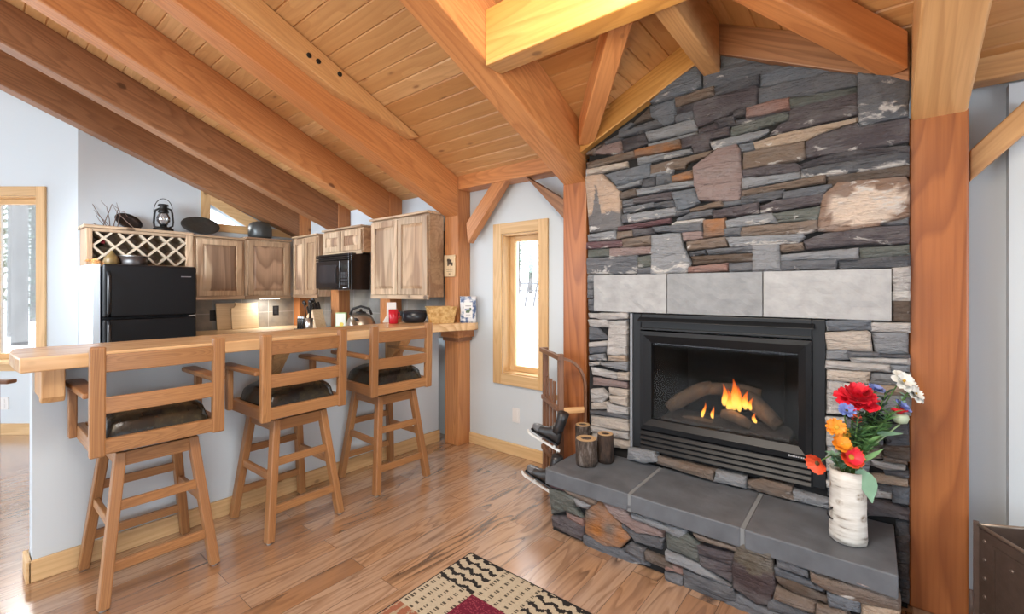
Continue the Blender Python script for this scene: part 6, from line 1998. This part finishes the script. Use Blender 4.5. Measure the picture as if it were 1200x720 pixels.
# ice skates
skl = plain('skate_leather', (.022, .023, .026), .35, bump=.2, bscale=50, spec=.6)
toe_m = plain('skate_toe_sheen', (.13, .14, .155), .28, bump=.1, bscale=40)  # toe lighter than the boot: a reflection put into the colour
def skate(label, pos, rz, tilt):
    o = empty('ice_skate', pos, label, 'ice skate', 'black ice skates hanging on the sled')
    rot = Matrix.Rotation(rz, 4, 'Z') @ Matrix.Rotation(R(tilt), 4, 'Y')
    o.matrix_basis = Matrix.Translation(pos) @ rot @ Matrix.Scale(.88, 4)
    # boot: rings along the sole (x = toe direction)
    bm = bmesh.new()
    rings_ = []
    prof = [(-.075, .028, .05, .0), (-.06, .036, .115, .0), (-.03, .038, .13, .0), (.0, .036, .105, .0), (.03, .037, .075, .0), (.07, .04, .06, .0), (.105, .038, .052, .002), (.13, .028, .042, .006), (.142, .012, .028, .012)]
    for x_, w_, h_, z_ in prof:
        ring = []
        for k in range(16):
            a_ = 2 * math.pi * k / 16
            ring.append(bm.verts.new((x_, w_ * math.cos(a_) * (1 if math.sin(a_) < 0 else .92), z_ + h_ / 2 + h_ / 2 * math.sin(a_))))
        rings_.append(ring)
    for a_, b_ in zip(rings_, rings_[1:]):
        for k in range(16): bm.faces.new((a_[k], a_[(k + 1) % 16], b_[(k + 1) % 16], b_[k]))
    bm.faces.new(rings_[0][::-1]); bm.faces.new(rings_[-1])
    bm_obj('boot', bm, skl, o, smooth=True)
    tube('boot_shaft', [(-.035, 0, .07), (-.04, 0, .12), (-.038, 0, .17), (-.036, 0, .215)], [.042, .04, .042, .045], skl, o, 16, flat=.85)
    bm = bmesh.new()
    rings_ = []
    for x_, w_, h_, z_ in [(.085, .0415, .058, .0), (.107, .0395, .054, .001), (.132, .0295, .044, .005), (.145, .012, .028, .012)]:
        rings_.append([bm.verts.new((x_, w_ * math.cos(2 * math.pi * k / 16), z_ + h_ / 2 + h_ / 2 * math.sin(2 * math.pi * k / 16))) for k in range(16)])
    for a_, b_ in zip(rings_, rings_[1:]):
        for k in range(16): bm.faces.new((a_[k], a_[(k + 1) % 16], b_[(k + 1) % 16], b_[k]))
    bm.faces.new(rings_[-1])
    bm_obj('toe_cap', bm, toe_m, o, smooth=True)
    poly_prism('sole', [(-.078, -.012), (-.078, .002), (.13, .002), (.142, .01), (.145, .004), (.13, -.008)], -.03, .03, black_plastic, o, .003, Matrix(((1, 0, 0, 0), (0, 0, 1, 0), (0, 1, 0, 0), (0, 0, 0, 1))))
    poly_prism('blade', [(-.10, -.052), (-.10, -.036), (.15, -.036), (.17, -.022), (.178, -.028), (.16, -.048), (.14, -.054)], -.004, .004, plain('blade_steel', (.78, .78, .76), .4, .2) if 'blade_steel' not in bpy.data.materials else bpy.data.materials['blade_steel'], o, 0, Matrix(((1, 0, 0, 0), (0, 0, 1, 0), (0, 1, 0, 0), (0, 0, 0, 1))))
    boxes_mesh('blade_post', [(-.06, -.045, -.008, .008, -.040, -.011), (.05, .065, -.008, .008, -.040, -.011)], bpy.data.materials['blade_steel'], o)
    for k in range(5):
        tube('lace', [(-.008 - .006 * k, -.034, .09 + .02 * k), (.012 - .009 * k, 0, .097 + .022 * k), (-.008 - .006 * k, .034, .09 + .02 * k)], .003, plain('lace_grey', (.2, .2, .2), .7) if 'lace_grey' not in bpy.data.materials else bpy.data.materials['lace_grey'], o, 6)
    return o
skdir = R(98)
skate('upper black ice skate hanging on the sled, toe to the left', at_f(644, 514, 2.74), skdir, -20)
skate('lower black ice skate hanging on the sled, just above the floor', at_f(637, 564, 2.72), skdir, -20)

# ================================================================== RUG
def rug():
    o = empty('patchwork_rug', (1.655, 1.60, 0), 'beige, black and wine-red patchwork rug, its corner pointing at the hearth', 'rug')
    nx, ny = 210, 230
    W_, H_ = 1.05, 1.15
    # square blocks turned 45 degrees, written bands and dark feathered strokes
    V, F, C = [], [], []
    sx, sy = W_ / nx, H_ / ny
    beige, tan_, blk, wine, rust_ = (.41, .35, .26), (.33, .25, .17), (.022, .020, .020), (.12, .014, .030), (.26, .10, .06)
    rr = random.Random(3)
    for i in range(nx):
        for j in range(ny):
            x, y = (i + .5) * sx, (j + .5) * sy        # distance from the corner along -x and -y
            b = len(V)
            for dx_, dy_ in ((0, 0), (1, 0), (1, 1), (0, 1)):
                V.append((-(i + dx_) * sx, -(j + dy_) * sy, .007))
            F.append((b, b + 1, b + 2, b + 3))
            S = .225
            bi, bj = int(x / S), int(y / S)
            u, v = x / S - bi, y / S - bj
            kind = [[0, 1, 4, 3, 0], [1, 2, 1, 0, 4], [0, 1, 3, 2, 1], [3, 0, 1, 4, 2], [1, 4, 0, 1, 3]][bj % 5][bi % 5]
            c = beige
            nz = noise.noise(Vector((x * 60, y * 60, 0)))
            if kind in (0, 3):      # dark feathered strokes
                c = beige if kind == 0 else (.30, .20, .115)
                s_ = (u * 4.4 + .16 * math.sin(v * 19) + nz * .2) % 1.0
                if s_ < .40: c = blk
                elif kind == 3 and abs(v * 3 % 1 - .5) < .06: c = tan_
            elif kind == 1:         # lines of small marks
                s_ = v * 4.6 % 1.0
                q_ = (u * 6.0 + int(v * 4.6) * .37) % 1.0
                if .30 < s_ < .70 and q_ < .62 and (x * 330 % 1.0) < .62: c = (.07, .06, .045)
            elif kind == 2:
                c = wine if (u * 11 + nz) % 1 > .22 else (.22, .04, .06)
            else:
                c = rust_ if (v * 5 + nz * .4) % 1 > .3 else tan_
            if x < .007 or y < .007: c = blk
            k = 1 + .16 * noise.noise(Vector((x * 300, y * 300, 5)))
            C.append(tuple(a * k for a in c))
    me = bpy.data.meshes.new('pile')
    me.from_pydata(V, [], F)
    a = me.attributes.new('weave', 'FLOAT_COLOR', 'FACE')
    a.data.foreach_set('color', [q for c in C for q in (*c, 1)])
    m, nt, p = new_mat('rug_pile')
    at = nd(nt, 'ShaderNodeAttribute', attribute_name='weave')
    nt.links.new(at.outputs['Color'], p.inputs['Base Color'])
    p.inputs['Roughness'].default_value = .95
    p.inputs['Specular IOR Level'].default_value = .1
    link('pile', me, m, o)
    box('binding', -W_, .003, -H_, .003, .0003, .0065, plain('rug_binding', (.03, .028, .026), .9), o, .002)
rug()

# ================================================================== METAL BIN
def bin_():
    c0 = Vector((2.462, -.318, 0))
    d1 = Vector((-.87, -.49, 0)).normalized(); d2 = Vector((.47, -.88, 0)).normalized()
    o = empty('metal_bin', c0, 'brown riveted metal wood bin in the lower right corner, beside the post', 'bin')
    bmt = plain('bin_brown', (.105, .070, .055), .5, .35, bump=.25, bscale=30, var=.35)
    edge = plain('bin_edge', (.30, .25, .21), .4, .6)
    H_, La, Lb = .448, .55, .30
    def P(a, b, z): return d1 * a + d2 * b + UP * z
    t = .006
    def panel(nm, a0, b0, a1, b1, inn):
        n_ = inn * t
        c = [P(a0, b0, .02), P(a1, b1, .02), P(a1, b1, .02) + n_, P(a0, b0, .02) + n_]
        c += [v + UP * (H_ - .02) for v in c]
        me_ = mesh(nm, c, BOXF)
        link(nm, me_, bmt, o)
    panel('front_panel', 0, 0, La, 0, d2); panel('back_panel', 0, Lb, La, Lb, -d2); panel('side_panel', 0, t, 0, Lb - t, d1); panel('side_panel', La, t, La, Lb - t, -d1)
    c = [P(0, 0, .012), P(La, 0, .012), P(La, Lb, .012), P(0, Lb, .012)]
    link('floor_panel', mesh('floor_panel', c + [v + UP * .007 for v in c], BOXF), bmt, o)
    ring_ = [P(0, 0, H_), P(La, 0, H_), P(La, Lb, H_), P(0, Lb, H_)]
    for a_, b_ in zip(ring_, ring_[1:] + ring_[:1]):
        tube('rim', [a_, b_], .007, edge, o, 8)
    for q in (P(-.004, -.004, 0), P(La, -.004, 0), P(La, Lb, 0), P(-.004, Lb, 0)):
        beam('corner_post', q, q + UP * (H_ + .012), .016, .016, bmt, o, .002, up=(1, 0, 0))
    # raised framed field and rivets on the long front
    for (a0, a1, z0, z1) in ((.065, La - .05, H_ - .055, H_ - .045), (.065, La - .05, .05, .06), (.065, .073, .06, H_ - .055)):
        c = [P(a0, -.005, z0), P(a1, -.005, z0), P(a1, -.0005, z0), P(a0, -.0005, z0)]
        c += [v + UP * (z1 - z0) for v in c]
        link('rib', mesh('rib', c, BOXF), bmt, o)
    rivm = plain('rivet', (.20, .15, .125), .4, .6)
    fr = lambda p_: frame_dir(p_, -d2)
    for a_, z in ((.03, .40), (.03, .33), (.03, .26), (.03, .19), (.03, .12), (.14, .355), (.30, .355)):
        lathe('rivet', [(.008, 0), (.007, .003), (.002, .005)], rivm, o, (0, 0, 0), 10).matrix_basis = fr(P(a_, -.0005, z))
bin_()
# ================================================================== OUTSIDE THE WINDOWS
snow = plain('snow', (.88, .90, .93), .8, bump=.2, bscale=1.5)
bm = bmesh.new()
# snow slope wrapped round the outside of the house
def gz(d): return -.35 + 1.6 * min(1.0, max(0.0, d - 1.0) / 9.0) ** 1.0 * .95
grid = []
for i in range(41):
    row = []
    for j in range(41):
        x_, y_ = 3.15 + 30 * (i / 40) ** 1.5, -10 + 45 * j / 40
        row.append(bm.verts.new((x_, y_, gz(x_ - 3) + .12 * noise.noise(Vector((x_ * .5, y_ * .5, 0))))))
    grid.append(row)
for i in range(40):
    for j in range(40): bm.faces.new((grid[i][j], grid[i + 1][j], grid[i + 1][j + 1], grid[i][j + 1]))
o = bm_obj('snow_ground', bm, snow, smooth=True)
tag(o, 'snow-covered slope outside the narrow window', 'snow', None, 'stuff')
bm = bmesh.new()
grid = []
for i in range(31):
    row = []
    for j in range(31):
        rr_, a_ = -9 + 14 * j / 30, .25 + 30 * (i / 30) ** 1.5
        v = dfr @ Vector((rr_, a_, 0))
        row.append(bm.verts.new((min(v.x, 3.1), v.y, gz(a_) + .1 * noise.noise(Vector((v.x * .5, v.y * .5, 3))))))
    grid.append(row)
for i in range(30):
    for j in range(30): bm.faces.new((grid[i][j], grid[i + 1][j], grid[i + 1][j + 1], grid[i][j + 1]))
o = bm_obj('snow_ground', bm, snow, smooth=True)
tag(o, 'snow-covered ground outside the tall left window', 'snow', None, 'stuff')
trunk_m = bark_mat('tree_bark', (.08, .07, .065), (.24, .22, .21), 3)
needle = plain('needle_green', (.065, .16, .075), .8, var=.5, bscale=6)
tr2 = random.Random(21)
def tree(label, px, F, h, r, crown0, crownr, group=None, dense=1.0):
    p = at_f(px, 340, F)
    o = empty('conifer', (p.x, p.y, gz(max(.5, min(p.x - 3 if px > 300 else F - DF, 12))) - .05), label, 'tree', 'snowy conifers outside the windows')
    tube('trunk', [(0, 0, 0), (.02, 0, h * .4), (0, .03, h * .75), (0, 0, h)], [r, r * .85, r * .5, r * .08], trunk_m, o, 10)
    bm = bmesh.new()
    n = int(70 * dense)
    for k in range(n):
        t = k / n
        z = crown0 + (h - crown0) * t
        L_ = crownr * (1 - t) ** .8 * tr2.uniform(.6, 1.1) + .1
        a_ = k * 2.39996
        d = Vector((math.cos(a_), math.sin(a_), 0))
        s = Vector((-d.y, d.x, 0))
        drop = tr2.uniform(.15, .4)
        for q in range(7):
            u = (q + .5) / 7
            c = Vector((0, 0, z)) + d * (L_ * u) - UP * (L_ * drop * u)
            w_ = L_ * .22 * (1.1 - u)
            for sg in (1, -1):
                e = c + d * .08 + s * (sg * w_) - UP * tr2.uniform(.0, .08)
                bm.faces.new([bm.verts.new(c - d * .04), bm.verts.new(e - d * .03), bm.verts.new(e + d * .05 - UP * .03), bm.verts.new(c + d * .06)])
    bm_obj('branches', bm, needle, o)
tree('broad pale tree trunk in the middle of the tall left window', 23, 9.0, 13, .125, 7.0, .5)
tree('thinner tree trunk left of the broad one in the left window', 13, 9.6, 12, .07, 7.0, .4)
tree('young green spruce right of the trunks in the left window', 39, 11.0, 4.6, .07, .3, 1.3, dense=1.6)
tree('tall green spruce behind the young one in the left window', 52, 14.0, 10, .15, .8, 2.2, dense=1.8)
tree('slim faint tree at the left side of the narrow window', 607, 19.0, 5.6, .10, 1.2, .9)
tree('distant pale spruce near the middle of the narrow window', 622, 30.0, 7, .15, 1.0, 1.8)
tree('slim tree at the right edge of the narrow window', 637, 22.0, 6.0, .10, 1.6, .9)
# rail fence with slanting props, half buried in snow
fp0, fp1 = at_f(600, 335, 12.0), at_f(660, 335, 12.0)
zf = gz(9) + .0
fo = empty('log_fence', ((fp0.x + fp1.x) / 2, (fp0.y + fp1.y) / 2, zf), 'dark rail fence with slanting props in the snow outside the narrow window', 'fence')
A_, B_ = Vector((fp0.x, fp0.y, 0)) - Vector((*fo.location[:2], 0)), Vector((fp1.x, fp1.y, 0)) - Vector((*fo.location[:2], 0))
fm = plain('fence_wood', (.12, .11, .11), .8)
for z in (.12, .33, .52):
    beam('rail', A_ + UP * z, B_ + UP * z, .05, .04, fm, fo, 0)
for k in range(6):
    q = A_.lerp(B_, (k + .5) / 6)
    dd = (B_ - A_).normalized()
    beam('prop', q + UP * -.1, q + dd * .12 + UP * .58, .06, .05, fm, fo, 0)
